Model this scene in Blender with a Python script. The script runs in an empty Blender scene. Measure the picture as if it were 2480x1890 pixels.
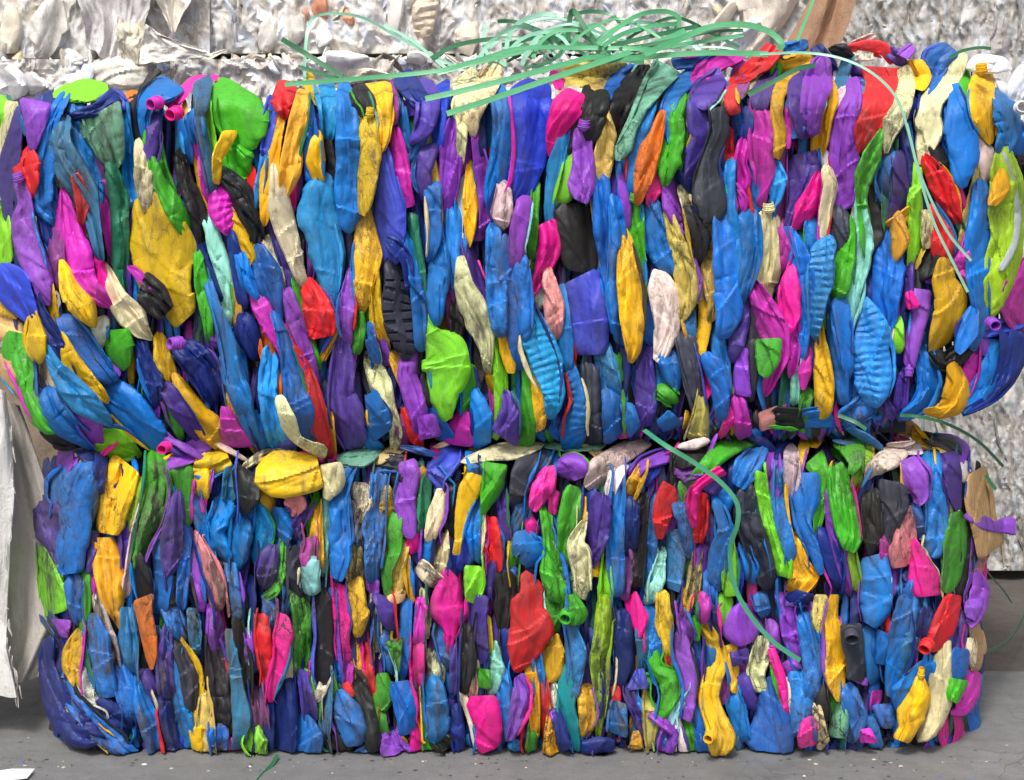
import bpy, math, random
import numpy as np

# ------------------------------------------------------------------ camera, sky, sun, exposure
scene = bpy.context.scene
D_CAM, H_CAM, F_PX, W_PX, HOR = 2.6, 1.1, 3388.0, 2480.0, 407.0
cam = bpy.data.cameras.new('camera'); cam_ob = bpy.data.objects.new('camera', cam)
scene.collection.objects.link(cam_ob); scene.camera = cam_ob
cam_ob.location = (0, -D_CAM, H_CAM); cam_ob.rotation_euler = (math.radians(90), 0, 0)
cam.sensor_fit = 'HORIZONTAL'; cam.sensor_width = 36.0
cam.lens = 36.0 * F_PX / W_PX
cam.shift_y = -(945.0 - HOR) / W_PX
cam.clip_start = 0.05; cam.clip_end = 2000

SUN_EL, SUN_AZ = 58.0, 200.0          # azimuth clockwise from +Y: behind the camera, a little to the left
world = bpy.data.worlds.new('World'); scene.world = world; world.use_nodes = True
wn, wl = world.node_tree.nodes, world.node_tree.links
wn.clear()
sky = wn.new('ShaderNodeTexSky'); sky.sky_type = 'NISHITA'; sky.sun_disc = False
sky.sun_elevation = math.radians(SUN_EL); sky.sun_rotation = math.radians(SUN_AZ)
sky.air_density = 1.0; sky.dust_density = 6.0; sky.ozone_density = 0.6
hs = wn.new('ShaderNodeHueSaturation'); hs.inputs['Saturation'].default_value = 0.30
bg = wn.new('ShaderNodeBackground'); bg.inputs['Strength'].default_value = 0.135
wo = wn.new('ShaderNodeOutputWorld')
wl.new(sky.outputs[0], hs.inputs['Color']); wl.new(hs.outputs[0], bg.inputs['Color']); wl.new(bg.outputs[0], wo.inputs['Surface'])
sun = bpy.data.lights.new('sun', 'SUN'); sun.energy = 2.2; sun.angle = math.radians(10); sun.color = (1.0, 0.965, 0.91)
sun_ob = bpy.data.objects.new('sun', sun); scene.collection.objects.link(sun_ob)
el, az = math.radians(SUN_EL), math.radians(SUN_AZ)
sd = (math.sin(az) * math.cos(el), math.cos(az) * math.cos(el), math.sin(el))
sun_ob.location = (sd[0] * 8, sd[1] * 8, sd[2] * 8)
sun_ob.rotation_euler = (math.pi / 2 - el, 0, math.pi - az)
scene.view_settings.view_transform = 'Standard'; scene.view_settings.look = 'None'
scene.view_settings.gamma = 1.0; scene.view_settings.use_curve_mapping = False
scene.view_settings.exposure = 0.28

# ------------------------------------------------------------------ helpers
R = random.Random(7)
C = scene.collection
PXM = F_PX / D_CAM                       # pixels of the photograph per metre on the bales' front plane

def s2l(c):
    return tuple(((v / 255) / 12.92 if v / 255 <= 0.04045 else ((v / 255 + 0.055) / 1.055) ** 2.4) for v in c)

def pw(px, py, y):
    """point at depth y that the photograph shows at (px, py)"""
    k = (D_CAM + y) / F_PX
    return np.stack([(px - W_PX / 2) * k, y + 0 * px, H_CAM - (py - HOR) * k], -1)

_perm = np.random.RandomState(3).rand(4096, 2) * 2 - 1
def _h(i, j, s):
    return ((i * 374761 + j * 668265 + s * 974711) & 0x7fffffff)
def noise2(x, y, seed):
    """gradient noise, about -0.7..0.7"""
    x = np.asarray(x, float); y = np.asarray(y, float) + 0 * x; x = x + 0 * y
    xi = np.floor(x).astype(np.int64); yi = np.floor(y).astype(np.int64); xf = x - xi; yf = y - yi
    def g(a, b):
        hh = _h(xi + a, yi + b, seed); hh = ((hh ^ (hh >> 13)) * 1274126177) & 0x7fffffff
        v = _perm[(hh ^ (hh >> 11)) % 4096]
        return v[..., 0] * (xf - a) + v[..., 1] * (yf - b)
    u = xf * xf * xf * (xf * (xf * 6 - 15) + 10); v = yf * yf * yf * (yf * (yf * 6 - 15) + 10)
    return (g(0, 0) * (1 - u) + g(1, 0) * u) * (1 - v) + (g(0, 1) * (1 - u) + g(1, 1) * u) * v

def catmull(P, n):
    P = np.asarray(P, float)
    if len(P) == 2: P = np.array([P[0], (P[0] + P[1]) / 2, P[1]])
    Q = np.vstack([2 * P[0] - P[1], P, 2 * P[-1] - P[-2]])
    t = np.linspace(0, len(P) - 1 - 1e-6, n); i = t.astype(int); f = (t - i)[:, None]
    a, b, c, d = Q[i], Q[i + 1], Q[i + 2], Q[i + 3]
    return 0.5 * (2 * b + (c - a) * f + (2 * a - 5 * b + 4 * c - d) * f ** 2 + (3 * b - a - 3 * c + d) * f ** 3)

def spine(pts, step):
    n0 = catmull(pts, 60)
    seg = np.hypot(np.diff(n0[:, 0]), np.diff(n0[:, 1])); L = np.concatenate([[0], np.cumsum(seg)])
    n = max(7, int(L[-1] / step) + 1)
    s = np.linspace(0, L[-1], n)
    q = np.stack([np.interp(s, L, n0[:, k]) for k in range(n0.shape[1])], -1)
    P = np.asarray(pts, float); kn = np.concatenate([[0], np.cumsum(np.hypot(np.diff(P[:, 0]), np.diff(P[:, 1])))]); kn *= L[-1] / kn[-1]
    for c, k in ((0, .45), (1, .45), (2, .75)): q[:, c] = q[:, c] * (1 - k) + k * np.interp(s, kn, P[:, c])     # corners rather than curves
    return s, q

def lattice(a, b, H):
    """crumple: random heights H on a lattice, joined by flat triangles"""
    K, J = H.shape
    a = np.clip(a, 0, K - 1.001); b = np.clip(b, 0, J - 1.001)
    i = a.astype(int); j = b.astype(int); x = a - i; y = b - j
    h00, h10, h01, h11 = H[i, j], H[i + 1, j], H[i, j + 1], H[i + 1, j + 1]
    par = (i + j) % 2 == 0
    t1 = np.where(x > y, h00 + (h10 - h00) * x + (h11 - h10) * y, h00 + (h11 - h01) * x + (h01 - h00) * y)
    t2 = np.where(x + y < 1, h00 + (h10 - h00) * x + (h01 - h00) * y, h11 + (h01 - h11) * (1 - x) + (h10 - h11) * (1 - y))
    return np.where(par, t1, t2)

def piece(pts, flags='', seed=0, step=5.0, thick=1.0, film=False, grow=1.0, ext=0.0):
    """a crushed hollow body along a spine (x, y, half width): returns 2-D positions, depth towards the viewer (pixels), faces"""
    rr = random.Random(seed); rs = np.random.RandomState(seed % 2 ** 31)
    P = np.array(pts, float); P[:, 2] *= grow
    blunt = 'b' in flags or 'n' in flags or 'N' in flags
    if ext and not blunt:                                   # the hidden ends run on under the neighbours
        for e, e2 in ((0, 1), (-1, -2)):
            d = P[e, :2] - P[e2, :2]; d = d / (np.hypot(*d) + 1e-9); P[e, :2] += d * ext * rr.uniform(.4, 1.1)
            P[e, 2] = max(P[e, 2], 0.30 * P[:, 2].max())
    s, q = spine(P, step)
    L = s[-1]; n = len(s)
    w = np.maximum(q[:, 2], 1.5)
    wm = float(w.max())
    tx, ty = np.gradient(q[:, 0]), np.gradient(q[:, 1])
    k = np.hypot(tx, ty) + 1e-9; nx, ny = ty / k, -tx / k      # for a spine that runs down the picture this points right
    cl = min(L * 0.33, wm * (0.06 if blunt else rr.uniform(0.35, 0.9)) + 2)
    p0 = 0.90 if blunt else rr.uniform(0.45, 1.0)
    def cap(d): return p0 + (1 - p0) * np.clip(d / cl, 0, 1)
    rc = min(L * .2, wm * .5) + 1                          # corners a little rounded
    rnd = lambda d: np.sqrt(np.clip(1 - (1 - np.clip((d + 1) / rc, 0, 1)) ** 2, 0.02, 1)) * .2 + .8 if blunt else np.sqrt(np.clip(1 - (1 - np.clip((d + .5) / rc, 0, 1)) ** 2, 0.02, 1)) * .4 + .6
    env = np.minimum(cap(s), cap(L - s)) * rnd(s) * rnd(L - s)
    # the outline is made of straight runs and corners
    def outline(sd):
        r2 = np.random.RandomState(sd % 2 ** 31); m_ = max(3, int(L / rr.uniform(28, 52)) + 2)
        kn = np.sort(np.concatenate([[0, L], r2.rand(m_ - 2) * L])); v = r2.uniform(-1, 1, m_)
        return np.interp(s, kn, v)
    jag = 0.14 if not film else 0.34
    wl_ = np.maximum(w * env * (1 + jag * outline(seed + 1)) + 1.2 * env * noise2(s / 9, 0 * s + 7.7, seed + 5), 0.6)
    wr_ = np.maximum(w * env * (1 + jag * outline(seed + 2)) + 1.2 * env * noise2(s / 9, 0 * s + 1.7, seed + 7), 0.6)
    m = int(np.clip(2 * wm / (step * 0.8), 6, 30)) + 1
    if film: m = min(m, 8)
    u = np.linspace(-1, 1, m)
    U, S = np.meshgrid(u, s)
    off = np.where(U < 0, U * wl_[:, None], U * wr_[:, None])
    cut0, cut1 = rr.uniform(-.7, .7), rr.uniform(-.7, .7)      # ends cut on the slant
    e0 = np.exp(-S / (wm * 1.2)); e1 = np.exp(-(L - S) / (wm * 1.2))
    slide = off * (cut0 * e0 + cut1 * e1) * (0.6 if blunt else 1.0)
    X = q[:, 0][:, None] + nx[:, None] * off + (tx / k)[:, None] * slide
    Y = q[:, 1][:, None] + ny[:, None] * off + (ty / k)[:, None] * slide
    Wd = np.minimum(w, 25)[:, None]
    smooth = 's' in flags or 'r' in flags or 'd' in flags or rr.random() < (0.5 if blunt else 0.25)
    amp = 0.18 if 'd' in flags else 0.24 if smooth else 0.66
    # big folds running along the body: pleats
    K = int(np.clip(round(wm / rr.uniform(9, 16)), 1, 4)) + 1; J = max(3, int(L / rr.uniform(60, 110)) + 2)
    H = rs.uniform(-.25, .25, (K, J)) + (np.where(np.arange(K) % 2 == rr.randint(0, 1), .26, -.26)[:, None]) * rs.uniform(.3, 1.2, (1, J))
    a_ = (U + 1) / 2 * (K - 1) + 0.75 * noise2(S / 75, U * .8, seed + 3); b_ = S / L * (J - 1) + 0.35 * noise2(U * 1.1, S / 60, seed + 4)
    dep = Wd * amp * lattice(a_, b_, H)
    # crumple facets
    g = 1.7 if 'c' in flags else 1.0
    cs = rr.uniform(18, 32)
    K2 = int(2 * wm / cs) + 3; J2 = int(L / (cs * 2.4)) + 3
    H2 = rs.uniform(-1, 1, (K2, J2))
    dep = dep + (3.0 if smooth else 5.6) * g * np.clip(Wd / 20, .35, 1.3) * lattice((off + wm) / cs + 1 + .5 * noise2(S / 30, off / 30, seed + 6), S / (cs * 2.4) + .6 * noise2(off / 24, S / 30, seed + 8), H2)
    dep = dep + (0.6 if smooth else 1.3) * g * noise2(off / 7, S / 22, seed + 9)
    # the whole still bulges a little, and leans to one side
    T = np.clip(0.22 * w, 2, 8)[:, None] * thick
    dep = dep + T * (1 - U ** 2) - np.clip(0.28 * w, 3, 7)[:, None] * np.abs(U) ** 10
    dep = dep + rr.choice((-1, 1)) * np.clip(rr.uniform(0.3, 0.8) * off, -11, 11) * np.clip(0.5 + 2.0 * noise2(S / 130, 0 * S + 5.5, seed + 12) + 0.4, -0.6, 1.2)
    dep = dep + 7 * noise2(S / 110, 0 * S + 2.2, seed + 50)
    # sharp creases across and along
    for i in range(int(L / 55) + rr.randint(1, 3)):
        s0 = rr.uniform(0, 1) * L; sl = rr.choice((rr.uniform(-.8, .8), rr.choice((-1, 1)) * rr.uniform(1, 3), rr.choice((-1, 1)) * rr.uniform(2, 8), rr.choice((-1, 1)) * rr.uniform(3, 12))); c0 = rr.uniform(-1, 1); rg = rr.uniform(.5, 1.1)
        dd = np.abs(S - s0 + sl * off) / math.sqrt(1 + sl * sl)
        dep = dep - rr.uniform(2, 6) * (0.5 if smooth else 1) * np.exp(-dd / rr.uniform(2.5, 4.5)) * np.clip((rg - np.abs(U - c0)) * 3, 0, 1)
    # overlapping folds: the wall doubles over itself along a straight line
    if not film and wm > 9:
        for i in range(1 + (wm > 16) + (wm > 28) + int(L > 150)):
            if rr.random() < 0.25: continue
            al = rr.gauss(0, .5) if rr.random() < .68 else rr.uniform(.8, 2.3)
            ca, sa = math.cos(al), math.sin(al); d_ = (off - rr.uniform(-.6, .6) * wm) * ca + (S - rr.uniform(.1, .9) * L) * sa
            d_ = d_ + 5 * noise2(S / 40, off / 40, seed + 90 + i)
            dep = dep + rr.uniform(4, 9) * (0.6 if 'd' in flags else 1) * np.clip(wm / 18, .5, 1) * np.clip((d_ + 1.2) / 2.4, 0, 1) * np.exp(-np.clip(d_, 0, None) / rr.uniform(12, 34))
    # deep gullies where the wall is folded in on itself
    if not film and not smooth and wm > 9:
        for i in range(1 if wm < 20 else 2 if wm < 38 else 3):
            if rr.random() < 0.5: continue
            u0 = rr.uniform(-.62, .62) + 0.45 * noise2(S / 95, 0 * S + i * 3.7, seed + 70 + i); x_ = (U - u0) * w[:, None]
            pres = np.clip(0.75 + 1.6 * noise2(S / 75, 0 * S + i, seed + 80 + i), 0, 1)
            sg = rr.choice((-1, 1)); gd = np.where(x_ * sg > 0, np.exp(-np.abs(x_) / 2.2), np.exp(-np.abs(x_) / rr.uniform(5, 12)))
            dep = dep - rr.uniform(6, 12) * pres * gd * np.clip(wm / 18, .6, 1)
    # a rolled rim along the sides
    for sg in (-1, 1):
        if rr.random() < 0.30: dep = dep + rr.uniform(2, 5) * np.exp(-np.abs(U * sg - 0.90) * w[:, None] / 2.6)
    if 'r' in flags:
        dep = dep + 2.6 * np.clip(np.sin(S / 2.9 + off * 0.03 + 2.2 * noise2(S / 46, off / 30, seed + 61)) * 1.6, -1, 0.6) * (np.abs(U) < 0.93) * np.clip(.75 + 1.3 * noise2(S / 34, off / 22, seed + 62), .05, 1.2)
    if 's' in flags:
        slot = (np.abs(((S + 6) % 25) - 12.5) < 3.2) & (np.abs(U) > 0.22) & (np.abs(U) < 0.86)
        dep = dep - 7 * slot
    tuck = 5 if blunt else 22
    dep = dep - tuck * np.maximum(np.exp(-S / 18), np.exp(-(L - S) / 18)) * np.clip(wm / 18, .4, 1.2)
    # back shell
    ub = np.array([-0.6, 0.0, 0.6]); mb = 3
    UB, SB = np.meshgrid(ub, s)
    offb = np.where(UB < 0, UB * wl_[:, None], UB * wr_[:, None])
    sb = offb * (cut0 * np.exp(-SB / (wm * 1.2)) + cut1 * np.exp(-(L - SB) / (wm * 1.2))) * (0.6 if blunt else 1.0)
    XB = q[:, 0][:, None] + nx[:, None] * offb + (tx / k)[:, None] * sb; YB = q[:, 1][:, None] + ny[:, None] * offb + (ty / k)[:, None] * sb
    f_ = (UB + 1) / 2
    DB = dep[:, :1] * (1 - f_) + dep[:, -1:] * f_ - np.clip(0.5 * w, 4, 18)[:, None] * (1 - UB ** 2) - 3
    ring = m + mb
    Xa = np.concatenate([X, XB[:, ::-1]], 1); Ya = np.concatenate([Y, YB[:, ::-1]], 1); Da = np.concatenate([dep, DB[:, ::-1]], 1)
    i = np.arange(n - 1)[:, None] * ring; j = np.arange(ring)[None, :]; j2 = (j + 1) % ring
    quads = np.stack([i + j, i + ring + j, i + ring + j2, i + j2], -1).reshape(-1, 4)
    caps = [list(range(ring)), list(range((n - 1) * ring, n * ring))[::-1]]
    return Xa.ravel(), Ya.ravel(), Da.ravel(), quads, caps, q, (nx, ny)

PAL = {k: s2l(v) for k, v in dict(
    B=(0, 112, 196), N=(20, 42, 118), L=(44, 148, 222), T=(44, 112, 158), C=(20, 160, 226), Q=(24, 150, 150), A=(150, 220, 212),
    m=(112, 176, 146), g=(34, 122, 92), G=(62, 162, 30), E=(126, 206, 40), e=(148, 190, 28), Y=(234, 178, 20), y=(222, 196, 96),
    O=(236, 122, 34), R=(214, 32, 42), P=(74, 52, 144), V=(138, 66, 188), I=(66, 84, 196), U=(30, 62, 198), M=(198, 42, 172),
    K=(236, 20, 150), S=(236, 144, 148), F=(228, 200, 196), W=(230, 218, 172), w=(226, 224, 214), D=(36, 36, 38), X=(54, 58, 72),
    t=(218, 178, 120), u=(136, 66, 140), Z=(176, 186, 188)).items()}
NAMES = dict(B='blue', N='navy blue', L='sky blue', T='dusty steel blue', C='bright cyan blue', Q='teal', A='pale aqua', m='dusty mint green',
    g='dark green', G='green', E='lime green', e='yellowish lime', Y='yellow', y='pale dirty yellow', O='orange', R='red', P='dark violet',
    V='purple', I='periwinkle blue', U='royal blue', M='magenta', K='hot pink', S='salmon pink', F='pale pink', W='cream', w='white',
    D='black', X='slate black', t='tan cardboard', u='plum', Z='silver grey')
DIRTY = dict(D=.15, X=.2, N=.22, B=.62, Y=.6, y=1.0, W=.9, F=.8, w=.5, T=.7, m=.8, t=.3, G=.55, A=.7, S=.7, e=.6, O=.5)

class Acc:
    """collects pieces into one mesh"""
    def __init__(s): s.v = []; s.f = []; s.c = []; s.d = []; s.n = 0
    def add(s, v, quads, caps, col, dirt):
        s.v.append(np.asarray(v, float)); s.f += [tuple(int(a) + s.n for a in f) for f in quads] + [tuple(int(a) + s.n for a in f) for f in caps]
        s.c.append(np.tile(np.array([*col, 1.0]), (len(v), 1))); s.d.append(np.full(len(v), dirt)); s.n += len(v)
    def build(s, name, mat, parent=None, origin=None, smooth=True, sharp=38):
        V = np.vstack(s.v)
        if origin is not None: V = V - np.asarray(origin)
        me = bpy.data.meshes.new(name); me.from_pydata(V.tolist(), [], s.f); me.update()
        ca = me.color_attributes.new('Col', 'FLOAT_COLOR', 'POINT'); ca.data.foreach_set('color', np.vstack(s.c).ravel())
        da = me.attributes.new('Dirt', 'FLOAT', 'POINT'); da.data.foreach_set('value', np.concatenate(s.d))
        if smooth: me.polygons.foreach_set('use_smooth', [True] * len(me.polygons))
        if sharp: me.set_sharp_from_angle(angle=math.radians(sharp))
        me.materials.append(mat)
        o = bpy.data.objects.new(name, me); C.objects.link(o)
        if parent is not None: o.parent = parent
        elif origin is not None: o.location = origin
        return o

def tag(o, label=None, cat=None, group=None, kind=None):
    for k, v in (('label', label), ('category', cat), ('group', group), ('kind', kind)):
        if v: o[k] = v
    return o
def empty(name, loc, label, cat, group=None):
    o = bpy.data.objects.new(name, None); C.objects.link(o); o.location = loc; o.empty_display_size = 0.1
    return tag(o, label, cat, group)

def jitter(c, rr, a=0.12):
    k = 1 + rr.uniform(-a, a) * 1.9
    grey = sum(c) / 3 * 0.9; f = max(0.0, rr.uniform(-.2, .07)) if a > 0.1 else 0.0      # some are faded
    return tuple(max(0.004, min(0.95, (v * (1 - f) + grey * f) * k * (1 + rr.uniform(-a, a)))) for v in c)

# ------------------------------------------------------------------ materials
def new_mat(name):
    m = bpy.data.materials.new(name); m.use_nodes = True
    nt = m.node_tree; return m, nt.nodes, nt.links, nt.nodes['Principled BSDF']
def node(ns, t, **kw):
    n = ns.new(t)
    for k, v in kw.items(): setattr(n, k, v)
    return n
def noise_node(ns, ls, vec, scale, detail=5, rough=0.6):
    n = ns.new('ShaderNodeTexNoise'); n.inputs['Scale'].default_value = scale; n.inputs['Detail'].default_value = detail; n.inputs['Roughness'].default_value = rough
    ls.new(vec, n.inputs['Vector']); return n.outputs['Fac']
def ramp(ns, ls, fac, a, b, lo=0.0, hi=1.0):
    n = ns.new('ShaderNodeMapRange'); n.inputs['From Min'].default_value = a; n.inputs['From Max'].default_value = b
    n.inputs['To Min'].default_value = lo; n.inputs['To Max'].default_value = hi; n.clamp = True
    ls.new(fac, n.inputs['Value']); return n.outputs['Result']
def mth(ns, ls, op, a, b):
    n = ns.new('ShaderNodeMath'); n.operation = op
    for i, x in enumerate((a, b)):
        if isinstance(x, (int, float)): n.inputs[i].default_value = x
        else: ls.new(x, n.inputs[i])
    return n.outputs[0]
def mixc(ns, ls, fac, a, b, mode='MIX'):
    n = ns.new('ShaderNodeMix'); n.data_type = 'RGBA'; n.blend_type = mode
    for i, x in ((0, fac), (6, a), (7, b)):
        if isinstance(x, (int, float)): n.inputs[i].default_value = x
        elif isinstance(x, tuple): n.inputs[i].default_value = (*x[:3], 1)
        else: ls.new(x, n.inputs[i])
    return n.outputs[2]

def plastic(name, rough, dust, bump, dirt_gain=1.0, spec=0.5):
    m, ns, ls, b = new_mat(name)
    tc = ns.new('ShaderNodeTexCoord').outputs['Object']
    mp = ns.new('ShaderNodeMapping'); ls.new(tc, mp.inputs['Vector']); mp.inputs['Scale'].default_value = (1, 1, 0.22)
    st = mp.outputs[0]
    col = ns.new('ShaderNodeVertexColor'); col.layer_name = 'Col'
    at = ns.new('ShaderNodeAttribute'); at.attribute_name = 'Dirt'; dirt = at.outputs['Fac']
    n1 = noise_node(ns, ls, st, 16, 6, 0.65); n2 = noise_node(ns, ls, st, 90, 5, 0.7); n3 = noise_node(ns, ls, tc, 260, 2); n4 = noise_node(ns, ls, tc, 5, 3)
    smear = mth(ns, ls, 'MULTIPLY', ramp(ns, ls, n1, 0.44, 0.66), ramp(ns, ls, n2, 0.38, 0.60))
    smear = mth(ns, ls, 'MULTIPLY', mth(ns, ls, 'MULTIPLY', smear, dirt), 1.25 * dirt_gain)
    smear = mth(ns, ls, 'MINIMUM', smear, 0.9)
    film_ = mth(ns, ls, 'MULTIPLY', mth(ns, ls, 'MULTIPLY', ramp(ns, ls, n4, 0.35, 0.65), dirt), 0.18 * dirt_gain)
    spk = mth(ns, ls, 'MULTIPLY', ramp(ns, ls, n3, 0.64, 0.72), ramp(ns, ls, n1, 0.42, 0.6))
    spk = mth(ns, ls, 'MULTIPLY', mth(ns, ls, 'MULTIPLY', spk, dirt), 0.8 * dirt_gain)
    c = mixc(ns, ls, film_, col.outputs['Color'], dust)
    c = mixc(ns, ls, smear, c, tuple(v * 0.42 for v in dust))
    c = mixc(ns, ls, spk, c, (0.035, 0.027, 0.02))
    wv = ns.new('ShaderNodeMapping'); ls.new(tc, wv.inputs['Vector']); wv.inputs['Scale'].default_value = (1, 1, 0.55)
    l1 = mth(ns, ls, 'ABSOLUTE', mth(ns, ls, 'SUBTRACT', noise_node(ns, ls, wv.outputs[0], 30, 3, 0.55), 0.5), 0)
    l2 = mth(ns, ls, 'ABSOLUTE', mth(ns, ls, 'SUBTRACT', noise_node(ns, ls, tc, 64, 3, 0.6), 0.5), 0)
    scr = mth(ns, ls, 'MAXIMUM', ramp(ns, ls, l1, 0.005, 0.022, 1, 0), mth(ns, ls, 'MULTIPLY', ramp(ns, ls, l2, 0.004, 0.016, 1, 0), 0.7))
    scr = mth(ns, ls, 'MULTIPLY', scr, ramp(ns, ls, n4, 0.42, 0.62))
    scr = mth(ns, ls, 'MULTIPLY', mth(ns, ls, 'MULTIPLY', scr, dirt), 1.0 * dirt_gain)
    scr = mth(ns, ls, 'MINIMUM', scr, 0.85)
    c = mixc(ns, ls, scr, c, (0.05, 0.042, 0.035))
    ls.new(c, b.inputs['Base Color'])
    rg = mth(ns, ls, 'ADD', ramp(ns, ls, n1, 0.3, 0.7, rough - 0.07, rough + 0.12), mth(ns, ls, 'MULTIPLY', smear, 0.3))
    ls.new(rg, b.inputs['Roughness'])
    b.inputs['Specular IOR Level'].default_value = spec
    cr = mth(ns, ls, 'ADD', ramp(ns, ls, l1, 0.0, 0.05), mth(ns, ls, 'MULTIPLY', ramp(ns, ls, l2, 0.0, 0.05), 0.5))
    h = mth(ns, ls, 'ADD', mth(ns, ls, 'MULTIPLY', cr, 0.10), mth(ns, ls, 'MULTIPLY', noise_node(ns, ls, st, 55, 4), 1.0))
    h = mth(ns, ls, 'ADD', h, mth(ns, ls, 'MULTIPLY', noise_node(ns, ls, tc, 330, 3), 0.18))
    bp = ns.new('ShaderNodeBump'); bp.inputs['Strength'].default_value = bump; bp.inputs['Distance'].default_value = 0.006
    ls.new(h, bp.inputs['Height']); ls.new(bp.outputs[0], b.inputs['Normal'])
    return m
M_PL = plastic('crushed_plastic', 0.45, (0.20, 0.18, 0.155), 0.40, 1.0, 0.30)
M_FILM = plastic('white_film', 0.58, (0.42, 0.36, 0.28), 0.6, 0.8, 0.4)

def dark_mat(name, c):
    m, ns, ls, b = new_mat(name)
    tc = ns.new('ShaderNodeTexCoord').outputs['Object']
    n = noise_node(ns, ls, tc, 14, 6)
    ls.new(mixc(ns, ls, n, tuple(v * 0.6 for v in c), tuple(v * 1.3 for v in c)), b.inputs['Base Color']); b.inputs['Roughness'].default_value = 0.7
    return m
M_CORE = dark_mat('gap_shade_dark', (0.02, 0.025, 0.05))  # near black: shade between the bottles put into the core's colour
M_WCORE = dark_mat('packed_white_plastic', (0.40, 0.38, 0.36))

def concrete(name, c1, c2, c3):
    m, ns, ls, b = new_mat(name)
    tc = ns.new('ShaderNodeTexCoord').outputs['Object']
    n1 = noise_node(ns, ls, tc, 1.6, 8, 0.62); n2 = noise_node(ns, ls, tc, 22, 6, 0.7); n3 = noise_node(ns, ls, tc, 320, 3, 0.7)
    mp = ns.new('ShaderNodeMapping'); ls.new(tc, mp.inputs['Vector']); mp.inputs['Scale'].default_value = (0.5, 3.0, 1)
    n5 = noise_node(ns, ls, mp.outputs[0], 5, 7, 0.7)
    c = mixc(ns, ls, ramp(ns, ls, n1, 0.35, 0.66), c1, c2)
    c = mixc(ns, ls, ramp(ns, ls, n5, 0.52, 0.74, 0, 0.55), c, c3)
    c = mixc(ns, ls, ramp(ns, ls, n2, 0.40, 0.64, 0, 0.34), c, tuple(v * 0.6 for v in c1))
    c = mixc(ns, ls, ramp(ns, ls, n3, 0.55, 0.72, 0, 0.40), c, tuple(v * 1.6 for v in c2))
    c = mixc(ns, ls, ramp(ns, ls, n3, 0.32, 0.44, 0.35, 0), c, tuple(v * 0.4 for v in c1))
    vo = ns.new('ShaderNodeTexVoronoi'); vo.feature = 'DISTANCE_TO_EDGE'; vo.inputs['Scale'].default_value = 1.1
    wp = ns.new('ShaderNodeVectorMath'); wp.operation = 'ADD'; nn_ = ns.new('ShaderNodeTexNoise'); nn_.inputs['Scale'].default_value = 3.0; nn_.inputs['Detail'].default_value = 6
    ls.new(tc, nn_.inputs['Vector']); ls.new(tc, wp.inputs[0]); ls.new(nn_.outputs['Color'], wp.inputs[1]); ls.new(wp.outputs[0], vo.inputs['Vector'])
    crk = mth(ns, ls, 'MULTIPLY', ramp(ns, ls, vo.outputs['Distance'], 0.001, 0.007, 1, 0), ramp(ns, ls, n1, 0.47, 0.60, 0, 0.5))
    c = mixc(ns, ls, crk, c, tuple(v * 0.35 for v in c1))
    stn = mth(ns, ls, 'ADD', ramp(ns, ls, noise_node(ns, ls, tc, 3.4, 4, 0.55), 0.55, 0.68, 0, 0.34), ramp(ns, ls, noise_node(ns, ls, mp.outputs[0], 16, 5, 0.6), 0.54, 0.70, 0, 0.30))
    c = mixc(ns, ls, stn, c, tuple(v * 0.55 for v in c1))
    ls.new(c, b.inputs['Base Color'])
    ls.new(ramp(ns, ls, n2, 0.3, 0.7, 0.68, 0.9), b.inputs['Roughness'])
    bp = ns.new('ShaderNodeBump'); bp.inputs['Strength'].default_value = 0.5; bp.inputs['Distance'].default_value = 0.004
    ls.new(mth(ns, ls, 'ADD', n2, mth(ns, ls, 'MULTIPLY', n3, 0.5)), bp.inputs['Height']); ls.new(bp.outputs[0], b.inputs['Normal'])
    return m
M_CONC = concrete('worn_concrete', (0.135, 0.135, 0.137), (0.19, 0.19, 0.19), (0.10, 0.097, 0.093))
M_DIRT = concrete('dusty_yard', (0.085, 0.072, 0.064), (0.12, 0.105, 0.094), (0.06, 0.05, 0.043))

def strap_mat(name, c):
    m, ns, ls, b = new_mat(name)
    tc = ns.new('ShaderNodeTexCoord').outputs['UV']
    mp = ns.new('ShaderNodeMapping'); ls.new(tc, mp.inputs['Vector']); mp.inputs['Scale'].default_value = (1, 14, 1)
    n = noise_node(ns, ls, mp.outputs[0], 3.0, 5)
    ls.new(mixc(ns, ls, ramp(ns, ls, n, 0.3, 0.7), tuple(v * 0.78 for v in c), tuple(min(1, v * 1.15) for v in c)), b.inputs['Base Color'])
    b.inputs['Roughness'].default_value = 0.33; b.inputs['Specular IOR Level'].default_value = 0.55
    bp = ns.new('ShaderNodeBump'); bp.inputs['Strength'].default_value = 0.25; bp.inputs['Distance'].default_value = 0.001
    ls.new(n, bp.inputs['Height']); ls.new(bp.outputs[0], b.inputs['Normal'])
    return m
M_STRAP = strap_mat('green_strapping', s2l((84, 164, 114)))
M_STRAPD = strap_mat('dark_green_strapping', s2l((48, 108, 72)))
M_STRAPD2 = strap_mat('sea_green_strapping', s2l((64, 142, 108)))
M_STRAPL = strap_mat('pale_green_strapping', s2l((138, 194, 168)))

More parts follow.
